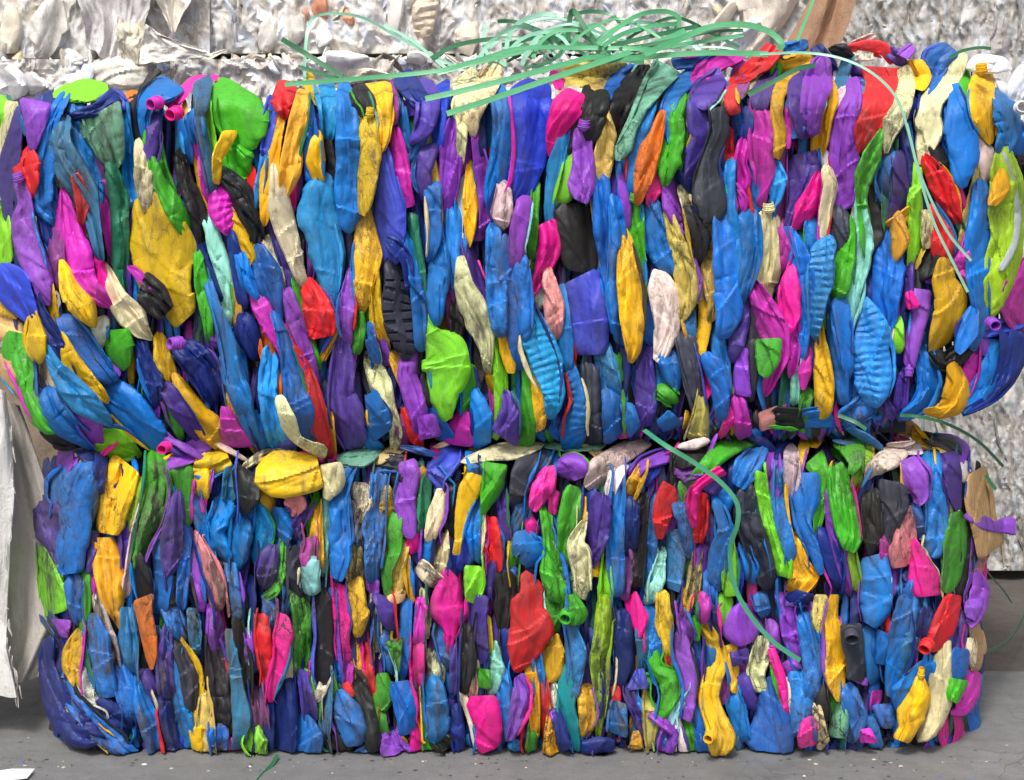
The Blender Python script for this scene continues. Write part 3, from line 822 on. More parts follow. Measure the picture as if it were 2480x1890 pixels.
BOT_TXT = """
V:b 162,1082,18 158,1130,18 148,1150,10
N 200,1090,18 215,1110,14
W:b 215,1093,9 192,1128,9 177,1146,7
B 172,1148,16 150,1182,36 158,1222,18
P:b 82,1208,22 105,1245,36 120,1290,32 135,1340,14 146,1375,5
B:b^ 215,1118,32 202,1170,38 186,1230,38 178,1290,38 172,1340,36 172,1390,30
T 226,1180,10 216,1232,18 200,1280,8
N 246,1110,14 240,1180,12
P 225,1300,10 222,1380,10
Y:b^ 308,1122,42 290,1180,44 270,1240,38 262,1294,30
e 338,1175,14 322,1230,14 308,1276,8
P 300,1290,8 302,1350,8
F 346,1220,6 331,1290,11 319,1360,12 311,1425,12
G 375,1098,18 380,1140,26 383,1190,32 371,1250,32 351,1310,22 340,1355,12
Y:b^ 258,1302,30 262,1350,33 266,1400,34 272,1450,26 286,1500,14 291,1524,5
V 400,1130,8 425,1118,14 452,1108,12
P 428,1220,12 421,1290,26 416,1350,22 412,1385,12
G:b 437,1128,28 441,1170,24 446,1215,16 455,1275,8
Y:b 468,1130,20 500,1128,30 555,1110,24
Y 490,1150,20 488,1185,16
B 475,1205,12 490,1270,16 505,1330,14 522,1400,10
B 550,1175,20 540,1240,26 522,1290,22 542,1335,14
B 448,1295,10 446,1380,14 440,1455,12
B 385,1325,14 395,1400,22 390,1455,20
D 334,1365,14 346,1420,24 350,1450,12
S 480,1315,8 500,1370,20 520,1420,20 530,1465,14
V 468,1335,8 475,1400,12 486,1465,10
E:b 100,1318,6 108,1360,18 122,1410,30 128,1450,34 132,1488,38
B 178,1415,22 180,1470,16 190,1500,10
G 207,1380,8 201,1430,20 200,1480,20 192,1535,8
M 236,1405,10 240,1440,8
y:b 420,1395,8 421,1462,8
O:b^ 346,1446,22 350,1490,16 360,1540,16 366,1590,12 368,1622,4
B 122,1505,14 128,1515,8
V:b 148,1500,22 158,1545,8
B 100,1590,12 92,1605,6
N 118,1560,22 112,1600,18 125,1660,26 150,1720,38 190,1770,42 240,1785,16
N 140,1590,14 146,1660,14
Y 192,1535,8 176,1580,24 173,1620,22 180,1645,8
w 200,1625,8 206,1670,20 232,1692,14 250,1706,5
B:b 226,1485,8 231,1540,32 236,1590,32 246,1640,28 264,1690,20
F 235,1445,10 252,1510,14 271,1560,14 282,1604,8
B 160,1635,10 166,1690,20 192,1720,22 232,1762,24 282,1805,28 315,1828,14
N 240,1715,30 300,1760,36
T 308,1495,14 316,1560,22 321,1615,12
B 290,1615,14 306,1680,20 317,1735,14
B 335,1635,8 347,1700,22 367,1760,24 377,1820,18
D 338,1520,14 345,1605,16
P 350,1628,14 378,1685,12
P 405,1535,8 400,1600,22 406,1665,26
N 395,1690,16 406,1750,18 422,1818,22
B 393,1545,6 426,1620,12 432,1700,18 452,1760,20 456,1820,10
X 430,1565,14 457,1640,20 462,1705,10
Y 443,1555,4 475,1600,6 486,1640,7 480,1690,10 474,1760,12 478,1820,11
y 490,1685,12 497,1750,18 502,1822,12
D 510,1545,14 530,1640,28 536,1730,20
T 470,1495,14 475,1565,12
B 410,1475,20 428,1532,22
V 515,1475,10 522,1530,22 526,1580,5
M 536,1565,6 542,1638,8
B 528,1770,24 530,1800,20
M 545,1815,14 585,1805,22
T 568,1145,26 560,1190,14
D 594,1155,28 598,1200,28 590,1236,12
W 608,1120,6 640,1100,9 695,1091,4
Y:b^ 618,1152,26 660,1152,52 720,1152,54 776,1145,42
Y 636,1190,20 650,1215,18
W:b^ 800,1122,26 808,1165,26 790,1210,10
m 838,1112,10 875,1108,22 910,1095,10
t 970,1078,14 930,1106,10
S:b 690,1205,16 718,1222,22 712,1252,6
X 920,1120,20 960,1125,18
B:b 855,1126,14 832,1170,16 822,1220,26 826,1290,28 826,1350,26 816,1405,14
A 792,1205,8 790,1290,10 785,1375,6
Y 770,1235,6 766,1300,12 769,1365,11
M:b 752,1300,14 746,1350,18 756,1382,12
A:c 752,1382,22 750,1425,24
G 767,1205,8 756,1265,10
P 738,1235,18 715,1285,18
B 600,1240,20 600,1260,14
C 622,1248,20 640,1290,24 630,1335,14
B:b 668,1228,26 680,1280,28 690,1315,10
B 582,1255,24 580,1310,28 575,1370,22
B 560,1380,14 570,1440,14 575,1490,10
P 656,1345,26 640,1405,24
G 685,1325,10 680,1380,14 666,1430,12 650,1442,10
X 716,1335,16 716,1430,16
B 700,1400,8 696,1470,10
W:n 872,1168,15 873,1190,17 881,1218,16 866,1268,8
F 852,1215,10 850,1270,16 850,1315,6
y:b 862,1320,14 866,1390,20 870,1445,14
B 918,1145,22 911,1210,18 905,1270,24 905,1340,20 900,1400,14
B 880,1270,12 880,1320,12
Y:b 938,1175,6 944,1225,22 928,1265,8
D 962,1135,16 965,1190,10
V:b 985,1115,22 992,1150,26 981,1200,26 986,1250,22 992,1305,12
K 1002,1235,8 1002,1315,12
G:b 962,1245,12 952,1290,24 955,1330,18 936,1380,14 940,1445,8
Y 1017,1165,10 1011,1240,10
y 980,1320,10 966,1380,14 960,1445,14
Y 985,1370,8 995,1440,6
g 1032,1175,10 1026,1265,12
B 1035,1290,14 1028,1350,10
V:b 905,1400,14 902,1440,12
I 1095,1098,30 1068,1135,28
I 1048,1145,16 1070,1170,14
K 1052,1085,8 1055,1100,8
Y 1147,1088,10 1136,1140,8
W:^ 1142,1112,6 1200,1096,18 1250,1090,20 1288,1082,6
m:b^ 1318,1078,6 1380,1076,18 1450,1070,18 1478,1062,6
Y:b 1152,1148,20 1137,1190,22 1120,1240,14 1111,1300,9 1104,1345,8
G:b 1200,1122,34 1192,1170,28 1176,1220,14 1169,1248,4
X 1292,1096,26 1266,1150,28 1252,1210,18
B 1320,1095,16 1290,1170,14 1266,1240,16 1246,1290,18
B:b 1262,1285,18 1280,1320,42 1290,1340,36 1268,1370,14
K:b 1330,1128,12 1315,1180,28 1288,1235,12
K:b 1342,1185,12 1338,1245,8
K:c 1276,1245,8 1292,1285,16
V:b 1350,1135,18 1390,1128,34 1405,1160,20
F:b^ 1572,1068,14 1530,1085,24 1490,1110,28 1450,1145,30 1422,1185,14
w 1500,1140,20 1482,1180,14 1476,1222,5
W 1066,1205,12 1058,1250,20 1044,1294,12
W 1066,1292,16 1066,1350,20 1056,1395,12
W:c 1026,1380,16 1048,1400,20
D 1096,1195,14 1090,1280,14
N 1100,1330,10 1095,1400,12
B 1158,1215,14 1152,1290,18 1152,1338,12
U 1135,1290,14 1124,1360,16
B 1145,1110,14 1160,1180,12
R:b 1182,1252,18 1192,1300,24 1202,1350,16 1206,1385,8
P 1216,1210,12 1222,1295,10
N 1240,1190,10 1235,1260,10
G 1250,1300,8 1245,1360,10
G 1386,1205,20 1376,1260,24 1366,1310,16 1370,1380,18
G 1325,1255,14 1331,1310,14 1340,1380,28 1350,1430,24
B 1402,1230,12 1395,1280,10
W:b 1346,1300,4 1343,1350,9 1342,1375,12
W:b 1416,1265,8 1396,1310,18 1402,1340,26 1411,1390,22 1406,1450,14
g 1388,1350,12 1380,1420,14
N 1426,1200,14 1420,1300,16
P:b 1458,1195,20 1452,1270,24 1446,1320,20 1434,1378,8
B 1497,1180,14 1490,1270,22 1490,1350,20 1496,1430,14
Y:b 1452,1360,12 1444,1398,8
E 1470,1372,8 1470,1435,16
E:b 1145,1370,22 1148,1410,24 1140,1460,12
A 1172,1300,8 1165,1340,10
K:bd 1082,1378,8 1088,1420,32 1082,1460,42 1090,1495,36 1092,1535,14 1090,1580,8
D:b 1222,1385,24 1230,1440,26 1226,1490,26 1221,1535,14
P 1186,1360,12 1176,1440,12
B 1235,1375,16 1250,1390,10
G:b^ 1842,1058,16 1790,1066,26 1742,1100,22 1702,1140,18 1662,1178,10
B:b 1866,1045,14 1842,1080,22 1812,1130,36 1788,1180,18
R:b^ 1620,1172,18 1612,1215,26 1602,1260,20 1598,1306,8
V 1605,1105,18 1562,1118,16 1530,1155,16
U 1582,1142,14 1572,1160,8
Y:c 1546,1155,14 1530,1188,18
D 1682,1085,28 1650,1120,28
V 1670,1145,20 1690,1140,14
K:b^ 1752,1138,14 1712,1162,10 1682,1190,12 1676,1240,10 1683,1278,6
P:b 1732,1165,24 1718,1195,18
R:b 1697,1192,16 1696,1260,16 1690,1316,12
G 1655,1185,8 1670,1260,9 1676,1310,9 1660,1378,6
B:b 1764,1190,22 1742,1240,22
B 1738,1225,12 1756,1280,18 1742,1340,24 1736,1410,20
P 1715,1270,12 1718,1320,10
V 1622,1240,12 1630,1270,10
B 1645,1220,14 1662,1290,14 1670,1340,8
T:b 1630,1282,20 1636,1350,22 1630,1430,16
B 1580,1210,10 1575,1290,16 1565,1390,14
D 1555,1210,14 1550,1300,16 1545,1410,12
N 1530,1220,16 1526,1320,14
Y 1518,1235,8 1516,1290,8
u 1515,1295,6 1519,1360,14 1510,1430,12
X 1805,1180,22 1810,1260,30 1832,1330,30 1856,1400,22
E:b 1842,1142,12 1846,1190,14 1856,1250,14 1876,1310,18 1896,1360,24 1898,1398,18
V 1870,1095,12 1869,1150,14 1866,1230,12 1876,1285,12
N 1912,1055,32 1902,1100,26
N 1935,1110,10 1925,1170,8
F 1915,1105,12 1916,1150,16 1912,1205,6
B 1890,1120,14 1886,1200,16 1896,1270,16 1914,1330,10
B:b 1952,1145,32 1951,1210,34 1946,1270,18 1970,1330,16 1990,1392,8
G:b 1972,1105,28 1990,1150,20 1987,1220,18 1975,1300,5
Y:b 1990,1032,18 1970,1085,8
Y 1945,1090,10 1940,1110,8
Y:c 1925,1320,12 1936,1370,18 1948,1400,32 1930,1424,20
V 1700,1335,12 1703,1400,12
R 1750,1335,8 1748,1410,7
E:b 1768,1300,8 1771,1380,14 1768,1445,14
B 1808,1325,14 1826,1395,20
U 1795,1365,8 1790,1400,8
A 1602,1340,6 1590,1405,20 1580,1440,14
y 1686,1385,10 1680,1440,16
B 1720,1390,14 1720,1440,14
G:b 2022,1062,22 2055,1075,30 2072,1120,18 2060,1150,10
G:b 2025,1125,16 2040,1190,28 2050,1250,30 2058,1300,28 2056,1336,16
y 2096,1060,16 2100,1085,14
e 2095,1088,14 2085,1130,18 2070,1185,8
F:b^ 2186,1082,20 2152,1110,26 2112,1140,16 2098,1162,6
w:b^ 2192,1087,12 2232,1085,11
K:b 2160,1050,6 2195,1066,12
V:bd 2198,1110,20 2216,1160,36 2226,1200,24 2220,1222,10
Y 2215,1050,12 2240,1070,8
t 2170,1030,18 2205,1040,12
B:b 2252,1090,24 2256,1140,24 2262,1200,28 2268,1260,30 2262,1320,32 2250,1345,18
B 2215,1240,14 2225,1290,16
V 2245,1058,6 2300,1064,12 2332,1090,16 2324,1122,10
D 2262,1066,10 2300,1078,18 2318,1100,10
P:b 2295,1095,24 2306,1150,22 2312,1200,16 2322,1236,8
w 2328,1130,16 2340,1160,14
t:b 2362,1140,24 2370,1200,34 2381,1260,32 2396,1310,36 2402,1338,38
D 2335,1180,10 2340,1220,14
W 2300,1180,8 2302,1240,10
V:b^ 2340,1242,10 2380,1264,14 2410,1275,11 2440,1272,17 2460,1276,17
G:b 2322,1238,18 2316,1290,26 2311,1340,26 2301,1400,22 2290,1436,10
D 2346,1255,12 2343,1340,14 2336,1400,16 2325,1446,8
X:b 2160,1165,28 2166,1220,36 2160,1270,24 2150,1318,8
D 2108,1215,20 2110,1290,22 2115,1330,12
N 2100,1170,12 2090,1200,14
M 2113,1205,5 2136,1260,9 2146,1330,14 2146,1392,12
S:b 2202,1225,6 2196,1280,22 2186,1330,28 2180,1375,22
K:b 2214,1305,6 2230,1370,26 2240,1410,36 2246,1445,36
N 2262,1350,18 2275,1400,22
N 2200,1390,18 2200,1430,14
V 2006,1195,8 2020,1270,14 2040,1340,14 2056,1425,10
N 2002,1310,18 2012,1350,24 2026,1400,16
G 2080,1150,8 2085,1165,6
e 2064,1345,10 2076,1410,10
B:bd 2115,1345,28 2121,1410,36 2116,1470,36 2106,1515,18
V 2164,1385,12 2170,1410,12
B 2190,1415,22 2186,1440,18
V:b 2362,1385,10 2375,1430,22 2366,1480,20 2345,1514,12
S 2378,1345,14 2370,1370,10
R:b 632,1486,14 635,1540,20 641,1600,18 651,1660,10
B 655,1470,14 660,1520,10
K:b 685,1486,12 685,1540,24 680,1600,22 660,1660,18 655,1702,6
W 706,1550,6 701,1620,16 684,1665,10
G 720,1438,20 730,1490,22 731,1550,24 728,1600,18 722,1632,5
D 780,1435,18 785,1500,22 786,1560,20 780,1620,24 775,1654,10
B 805,1445,10 806,1560,12 815,1640,14
K 826,1445,14 832,1500,16 830,1560,16 848,1600,10
Y 860,1435,20 870,1490,20 868,1525,10
Y 860,1530,8 869,1625,8
N 892,1490,12 885,1540,16
R 885,1560,10 891,1640,12 906,1710,8
R:b 838,1652,10 856,1688,8
M 842,1600,8 840,1645,8
D 858,1610,14 880,1700,20 902,1790,22
B:b 822,1670,8 836,1720,32 852,1770,32 858,1808,18
N 698,1660,20 692,1740,32 690,1800,32 685,1828,20
B:c 735,1735,12 746,1790,38 742,1834,30
D 812,1780,26 830,1820,28
u 620,1680,16 632,1750,18
M 588,1680,6 602,1750,9
N 640,1660,8 650,1740,12 648,1790,10
E:c 615,1760,10 618,1800,26 626,1818,14
T 560,1555,12 571,1640,14 586,1740,22 580,1785,14
D 574,1515,10 590,1610,14 596,1690,10
V 600,1550,12 605,1600,10
B 612,1500,6 615,1600,8
P 738,1645,10 750,1715,16
E 752,1650,10 766,1708,6
F 782,1665,10 772,1690,8
T 790,1680,12 785,1760,12
E 794,1610,8 808,1690,9
G:b 925,1630,14 932,1680,24 920,1720,16
G 920,1720,8 928,1770,12
G:b 955,1548,20 960,1590,10 965,1628,4
W 908,1480,8 915,1550,8
P 928,1455,26 942,1515,14
t:b 960,1435,20 958,1465,18
B 985,1470,12 981,1550,12 975,1610,10
B 932,1550,16 946,1614,12
B:b 968,1650,24 982,1720,28 986,1780,16
V:b 942,1772,22 955,1810,38 970,1836,42
K 1012,1550,18 1010,1610,18 1012,1655,12
M 1020,1475,12 1015,1545,14
W 1026,1440,8 1032,1520,6
P 1006,1670,10 1000,1730,10
K:b 1004,1742,8 1011,1800,14 1013,1832,10
G 1028,1700,8 1036,1790,12 1040,1830,14
g 785,1832,12 795,1838,8
B 865,1830,10 895,1815,18
B 1060,1530,12 1078,1598,14
W:c 1048,1585,12 1056,1625,18 1055,1652,12
B 1050,1660,20 1056,1720,28 1062,1780,22
P 1098,1580,8 1100,1660,8
D 1065,1790,24 1085,1812,22
N 1105,1720,14 1109,1790,16 1110,1834,6
D 1130,1530,12 1131,1600,18 1124,1660,12
P:b 1160,1440,22 1160,1510,20 1166,1580,16 1163,1610,10
G:b 1170,1620,14 1173,1668,14
A 1194,1560,10 1201,1620,18 1190,1680,8
Y 1182,1520,6 1185,1555,6
W 1150,1600,6 1146,1668,10
N 1232,1550,14 1236,1630,14
R:b^d 1268,1386,10 1284,1430,32 1276,1480,42 1285,1525,52 1274,1570,42 1258,1612,20 1254,1630,8
W 1118,1680,6 1141,1740,7 1151,1805,4
K:b 1168,1685,38 1180,1740,34 1181,1790,30 1184,1820,26
B 1215,1640,14 1222,1710,20 1222,1780,14
V:b 1256,1635,12 1266,1690,22 1250,1750,16 1234,1795,8
Y 1283,1612,10 1291,1690,12 1296,1760,8
B 1300,1600,8 1305,1660,10
R 1318,1655,8 1321,1720,12 1326,1790,8
Y:b^ 1335,1540,18 1341,1580,28 1336,1628,30 1326,1652,12
Y 1335,1750,6 1334,1805,14 1342,1832,32
R 1282,1740,8 1271,1810,8
B:b 1250,1790,14 1245,1820,14
G 1292,1760,10 1286,1810,12
G:b 1382,1440,12 1395,1490,26 1392,1515,16
G 1340,1450,22 1346,1505,10
B 1380,1515,14 1396,1580,24 1391,1640,18 1385,1695,8
P 1414,1590,10 1421,1670,18
Q 1370,1630,10 1372,1700,20 1382,1760,16 1392,1808,12
w 1345,1680,8 1348,1720,10
V:b 1340,1720,10 1350,1745,12
N 1350,1750,10 1365,1800,14
Y:c 1420,1685,16 1426,1730,24 1418,1760,12
R:b 1408,1770,12 1432,1762,10
e 1466,1440,14 1461,1530,18 1450,1600,18 1455,1680,14 1450,1770,5
N:b 1408,1818,22 1450,1812,30 1488,1808,18
N 1505,1490,20 1511,1600,20 1500,1660,10
g 1480,1480,10 1482,1560,8
N 1470,1640,12 1468,1740,12
R 1490,1660,8 1492,1730,10
B:b 1500,1700,20 1496,1780,24
D 1390,1790,10 1400,1830,10
K:b 1528,1440,16 1546,1500,20 1549,1545,5
B 1575,1480,16 1592,1590,14
T 1558,1540,16 1558,1600,12
Y 1605,1440,12 1609,1510,16 1617,1572,7
R 1610,1550,6 1622,1620,7
G 1580,1560,6 1586,1620,16 1616,1645,24 1620,1685,20 1604,1730,10
G 1560,1648,8 1590,1640,10
I:b 1548,1620,10 1545,1670,26
P 1528,1680,14 1548,1738,10
N 1640,1560,10 1645,1640,12 1640,1700,10
V 1655,1500,12 1665,1535,20
V:b 1640,1530,14 1656,1590,22 1670,1640,18 1671,1690,14 1660,1745,14
Y 1668,1440,16 1660,1490,8
G:b 1684,1490,14 1680,1550,12
Y:^ 1702,1508,10 1731,1560,20 1742,1600,22 1726,1640,22 1716,1690,26 1731,1740,30 1748,1790,34 1740,1824,22
Y:b 1768,1560,16 1776,1630,12 1780,1680,8
B 1718,1580,18 1715,1612,12
N 1690,1600,12 1692,1680,12
B 1692,1680,12 1690,1760,14
V:b^d 1806,1460,16 1800,1500,42 1800,1530,50 1806,1562,24
W:b 1848,1540,18 1842,1590,24 1830,1640,22 1844,1676,14
P:b 1788,1575,20 1795,1610,20
P 1798,1640,14 1810,1690,16
u 1752,1620,10 1750,1680,10
V 1898,1450,16 1916,1520,22 1932,1590,20
V 1870,1520,12 1875,1560,14
V:b 1905,1600,16 1925,1625,20
K 1873,1590,8 1891,1650,10 1903,1720,6
B 1778,1690,20 1795,1780,18
B:b^d 1858,1640,14 1866,1710,38 1866,1770,54 1860,1815,56 1858,1836,44
F 1910,1670,8 1918,1740,8
B 1925,1630,16 1941,1700,24 1932,1756,14
B 1948,1510,14 1966,1600,20 1968,1680,14
K:b 1954,1738,12 1955,1780,24 1955,1810,22
W 1980,1735,10 1992,1800,14
y 1565,1680,6 1576,1740,16 1574,1800,8
Y:b 1540,1770,6 1541,1815,18
V:b 1626,1765,20 1616,1805,22 1613,1828,20
G 1663,1755,12 1676,1800,12
w 1640,1748,8 1655,1810,10
B 1692,1770,14 1700,1806,16
B 1598,1750,14 1598,1800,12
V 1595,1735,16 1620,1755,14
A 1652,1690,6 1628,1735,12
E 1755,1455,18 1755,1505,8
W 1745,1460,8 1742,1515,10
M 1708,1460,14 1704,1500,10
B 1842,1450,18 1850,1480,14
N 1725,1490,10 1730,1520,8
V 1955,1470,14 1976,1560,10
N 1930,1450,20 1960,1455,14
y:b 1988,1440,14 1986,1500,20 1990,1536,10
Y:b 2022,1440,10 2012,1500,18 2026,1550,28 2020,1610,24 2025,1660,20 2031,1700,5
X:b^ 2060,1510,24 2063,1550,24 2070,1600,22 2073,1650,20
V:b 2078,1655,20 2085,1635,16
B 1992,1580,8 1985,1640,10
G 2012,1685,12 2022,1715,12
m:b 2038,1690,10 2034,1740,20 2030,1788,22
D 1984,1670,14 1996,1740,12
y:b 1980,1725,6 1996,1800,12
B 2058,1680,20 2076,1740,22 2064,1782,12
M:b 2094,1765,12 2102,1800,20
B 2108,1550,14 2116,1640,14
B:b 2140,1530,16 2134,1610,16
B:b 2202,1440,24 2186,1520,32 2180,1580,34 2166,1640,26 2154,1688,8
B 2225,1470,16 2230,1510,12
T 2206,1550,16 2186,1650,16
M:b 2124,1672,10 2116,1720,8
B:b 2138,1705,26 2152,1765,14
B 2178,1685,26 2222,1630,14
B 2112,1750,12 2120,1790,12
G 2212,1590,8 2188,1656,6
N 2250,1480,20 2236,1545,18
R:b^ 2312,1440,18 2292,1500,26 2270,1550,24 2250,1568,18
P 2322,1490,14 2316,1560,16 2300,1615,10
V:b 2362,1450,22 2352,1500,14
B:b 2328,1570,18 2316,1648,20
B:b 2260,1590,22 2242,1650,12
Y:n^ 2230,1638,10 2226,1690,28 2206,1730,32 2198,1765,22 2182,1795,22
W 2290,1560,6 2280,1640,28 2270,1700,32 2256,1750,28 2238,1774,14
G:b 2322,1645,20 2304,1698,14
M:b 2362,1625,16 2352,1680,20 2332,1715,18 2302,1727,6
W 2346,1560,14 2350,1610,12
t 2358,1510,10 2370,1560,10 2366,1610,8
R 2146,1515,10 2148,1550,8
"""

# ------------------------------------------------------------------ bales of crushed bottles
def parse(txt):
    out = []
    for ln in txt.strip().splitlines():
        a = ln.split(); code, _, fl = a[0].partition(':')
        out.append((code, fl, [tuple(float(v) for v in p.split(',')) for p in a[1:]]))
    return out

def curve_back(px, py, spec):
    """how far the front face recedes at the bale's ends and edges (metres)"""
    l, r, t, b, rl, rr_, rb = spec
    y = 0.10 * np.clip((l + rl - px) / rl, 0, 1.4) ** 2 + 0.10 * np.clip((px - r + rr_) / rr_, 0, 1.4) ** 2
    y = y + 0.05 * np.clip((t + 60 - py) / 60, 0, 1.5) ** 2 + 0.035 * np.clip((py - b + rb) / rb, 0, 1.2) ** 2
    return y + 0.022 * noise2(px / 210, py / 210, 11)

def levels(items):
    grid = {}
    out = [0] * len(items)
    for ii in sorted(range(len(items)), key=lambda i: (('^' in items[i][1]) * 100 + min(40, max(p[2] for p in items[i][2])) + i * 0.004)):
        code, fl, pts = items[ii]
        s, q = spine(pts, 8); cells = set()
        for x, y, w in q:
            r = max(2.0, w * 0.85)
            for a in np.arange(-r, r + 1, 6): cells.add((int((x + a) // 8), int(y // 8)))
        hit = sorted(grid.get(c, 0) for c in cells)
        lv = 1 + (hit[int(len(hit) * 0.93)] if hit else 0)
        lv = min(lv, 9); out[ii] = lv
        for c in cells: grid[c] = max(grid.get(c, 0), lv)
    return out

def neck_mesh(acc, p, axis, r, ln, col, dirt, seed):
    """threaded bottle mouth, open"""
    axis = np.array(axis, float); axis /= np.linalg.norm(axis)
    h = np.array([0, 0, 1.0]) if abs(axis[2]) < 0.9 else np.array([1.0, 0, 0])
    a = np.cross(axis, h); a /= np.linalg.norm(a); b = np.cross(axis, a)
    prof = [(1.08, 0.0), (1.06, .18), (1.22, .22), (1.22, .30), (1.0, .34), (1.0, .44), (1.10, .48), (1.0, .54), (1.0, .62), (1.10, .67), (1.0, .73), (1.0, .97), (0.96, 1.0),
            (0.80, 1.0), (0.76, .96), (0.74, .2), (0.5, -0.3)]
    k = 20; th = np.linspace(0, 2 * math.pi, k, endpoint=False); sq = 0.86 + 0.1 * random.Random(seed).random()
    V = np.vstack([np.asarray(p) + axis * z * ln + r * q * (np.cos(th)[:, None] * a + sq * np.sin(th)[:, None] * b) for q, z in prof])
    f = [(i * k + j, i * k + (j + 1) % k, (i + 1) * k + (j + 1) % k, (i + 1) * k + j) for i in range(len(prof) - 1) for j in range(k)]
    f2 = [list(range((len(prof) - 1) * k, len(prof) * k))]
    acc.add(V, f, f2, col, dirt)

FILL_COL = 'BBBBBBBBBBNNNNNNNNNNDDDDXXTPPPPVUgGYMK'  # weighted to navy and black, to paint the shade in the gaps

def plane_front(spec, y0):
    def f(X, Y, Dp): 
        yb = curve_back(X, Y, spec) + y0
        return pw(X, Y, yb - Dp / PXM)
    return f

def build_bale(root_loc, label, text, spec, dirt_bias, seed, core, sides, low):
    root = empty('bottle_bale', root_loc, label, 'bale', 'bales of coloured bottles')
    items = parse(text); lv = levels(items)
    counts = {'flattened_jug': 0, 'crushed_bottle': 0, 'folded_sleeve': 0}
    fill = Acc(); rr = random.Random(seed)
    order = sorted(range(len(items)), key=lambda i: -sum(p[2] for p in items[i][2]) / len(items[i][2]) * math.hypot(items[i][2][0][0] - items[i][2][-1][0], items[i][2][0][1] - items[i][2][-1][1]))
    for idx in order:
        code, fl, pts = items[idx]
        sd_ = seed * 1000 + idx; r2 = random.Random(sd_)
        if seed == 12 and '^' not in fl and r2.random() < .55: fl = fl + 'c'
        X, Y, Dp, quads, caps, q, nn = piece(pts, fl, sd_, 4.6, grow=float(np.interp(max(p[2] for p in pts), [6, 14, 24, 40], [1.45, 1.26, 1.12, 1.04])), ext=32)
        cx, cy = q[len(q) // 2, 0], q[len(q) // 2, 1]
        yb = curve_back(X, Y, spec) - 0.0125 * lv[idx] + 0.040 + r2.uniform(-.004, .004)
        tilt = r2.uniform(-0.00010, 0.00010)
        yb = yb + tilt * (Y - cy)
        V = pw(X, Y, yb - Dp / PXM)
        V[:, 2] = np.maximum(V[:, 2], 0.004 + 0.002 * (idx % 7) / 7)
        col = jitter(PAL[code], r2); dirt = DIRTY.get(code, 0.42) * r2.uniform(0.55, 1.3) * dirt_bias(cx, cy)
        rims = []
        wm = max(p[2] for p in pts); L_ = len(q)
        if '^' not in fl and L_ > 14:
            for sg in (-1, 1):
                if r2.random() > (0.45 if seed == 11 else 0.66): continue
                a0 = int(L_ * r2.uniform(0, .35)); a1 = int(L_ * r2.uniform(.7, 1)) - 1
                if a1 - a0 < 6: continue
                ii = np.linspace(a0, a1, 5).astype(int); of = r2.uniform(.7, 1.15)
                rp = [(q[k, 0] + sg * nn[0][k] * q[k, 2] * of, q[k, 1] + sg * nn[1][k] * q[k, 2] * of, r2.uniform(2.2, 6.4) * (1 if 0 < e < 4 else .6)) for e, k in enumerate(ii)]
                if seed == 12 and r2.random() < .6:                 # many of the thin folds run on past their neighbours
                    (xa, ya, wa), (xb, yb_, wb) = rp[0], rp[-1]; k1, k2 = r2.uniform(0, 60), r2.uniform(0, 60)
                    rp = [(xa + r2.uniform(-8, 8), max(1090, ya - k1), wa)] + rp + [(xb + r2.uniform(-8, 8), min(1832, yb_ + k2), wb)]
                RX, RY, RD, rq, rc, _, _ = piece(rp, '', sd_ * 3 + sg + 1, 5.5)
                RV = pw(RX, RY, curve_back(RX, RY, spec) - 0.0125 * lv[idx] + 0.036 + r2.uniform(-.008, .006) - RD / PXM); RV[:, 2] = np.maximum(RV[:, 2], 0.004)
                if r2.random() < 0.5: rims.append((RV, rq, rc))
                else: fill.add(RV, rq, rc, jitter(PAL[r2.choice('BBBBBNNNDLPPVVTGYYWMKRAgI')], r2), r2.uniform(.2, .8))
        kind = 'flattened_jug' if wm >= 26 else 'crushed_bottle' if wm >= 14 else 'folded_sleeve'
        if counts[kind] >= 100: fill.add(V, quads, caps, col, dirt); [fill.add(*rm, col, dirt) for rm in rims]; continue
        counts[kind] += 1
        a = Acc(); a.add(V, quads, caps, col, dirt); [a.add(*rm, col, dirt) for rm in rims]
        o = a.build(kind, M_PL, root, root_loc)
        o['label'] = NAMES[code] + {'flattened_jug': ' flattened plastic jug', 'crushed_bottle': ' crushed plastic bottle', 'folded_sleeve': ' thin folded plastic edge'}[kind]
        for ch in fl:
            if ch in 'nN':
                e = 0 if ch == 'n' else -1; e2 = 3 if ch == 'n' else -4
                dx, dy = q[e, 0] - q[e2, 0], q[e, 1] - q[e2, 1]; k = math.hypot(dx, dy) + 1e-6
                p = pw(np.array([q[e, 0]]), np.array([q[e, 1]]), float(np.mean(yb)) - 0.004)[0]
                na = Acc(); neck_mesh(na, p, (dx / k, -0.22, -dy / k), max(8, min(15, q[e, 2] * 0.66)) / PXM, 0.017, col, dirt * 0.5, sd_)
                no = na.build('bottle_neck', M_PL, o, root_loc)
    # bottles packed behind and round the sides: nobody could count them
    pl = plane_front(spec, 0.0)
    l, r, t, b = spec[:4]
    x = l + 10
    while x < r - 8:
        y = t + rr.uniform(10, 40)
        bx = low(x)
        while y < bx - 40:
            ln = rr.uniform(110, 260); w = rr.uniform(6, 15); x0 = x + rr.uniform(-10, 10)
            y2 = min(y + ln, bx - 4 - rr.uniform(0, 45))
            pts = [(x0, y, w * .6), (x0 + rr.uniform(-14, 14), (y + y2) / 2, w), (x0 + rr.uniform(-20, 20), y2, w * .5)]
            X, Y, Dp, quads, caps, q, nn = piece(pts, '', rr.randint(1, 10 ** 6), 8.0)
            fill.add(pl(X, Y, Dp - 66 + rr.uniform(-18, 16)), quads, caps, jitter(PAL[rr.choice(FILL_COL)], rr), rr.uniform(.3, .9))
            y = y2 - rr.uniform(10, 50)
        x += 14
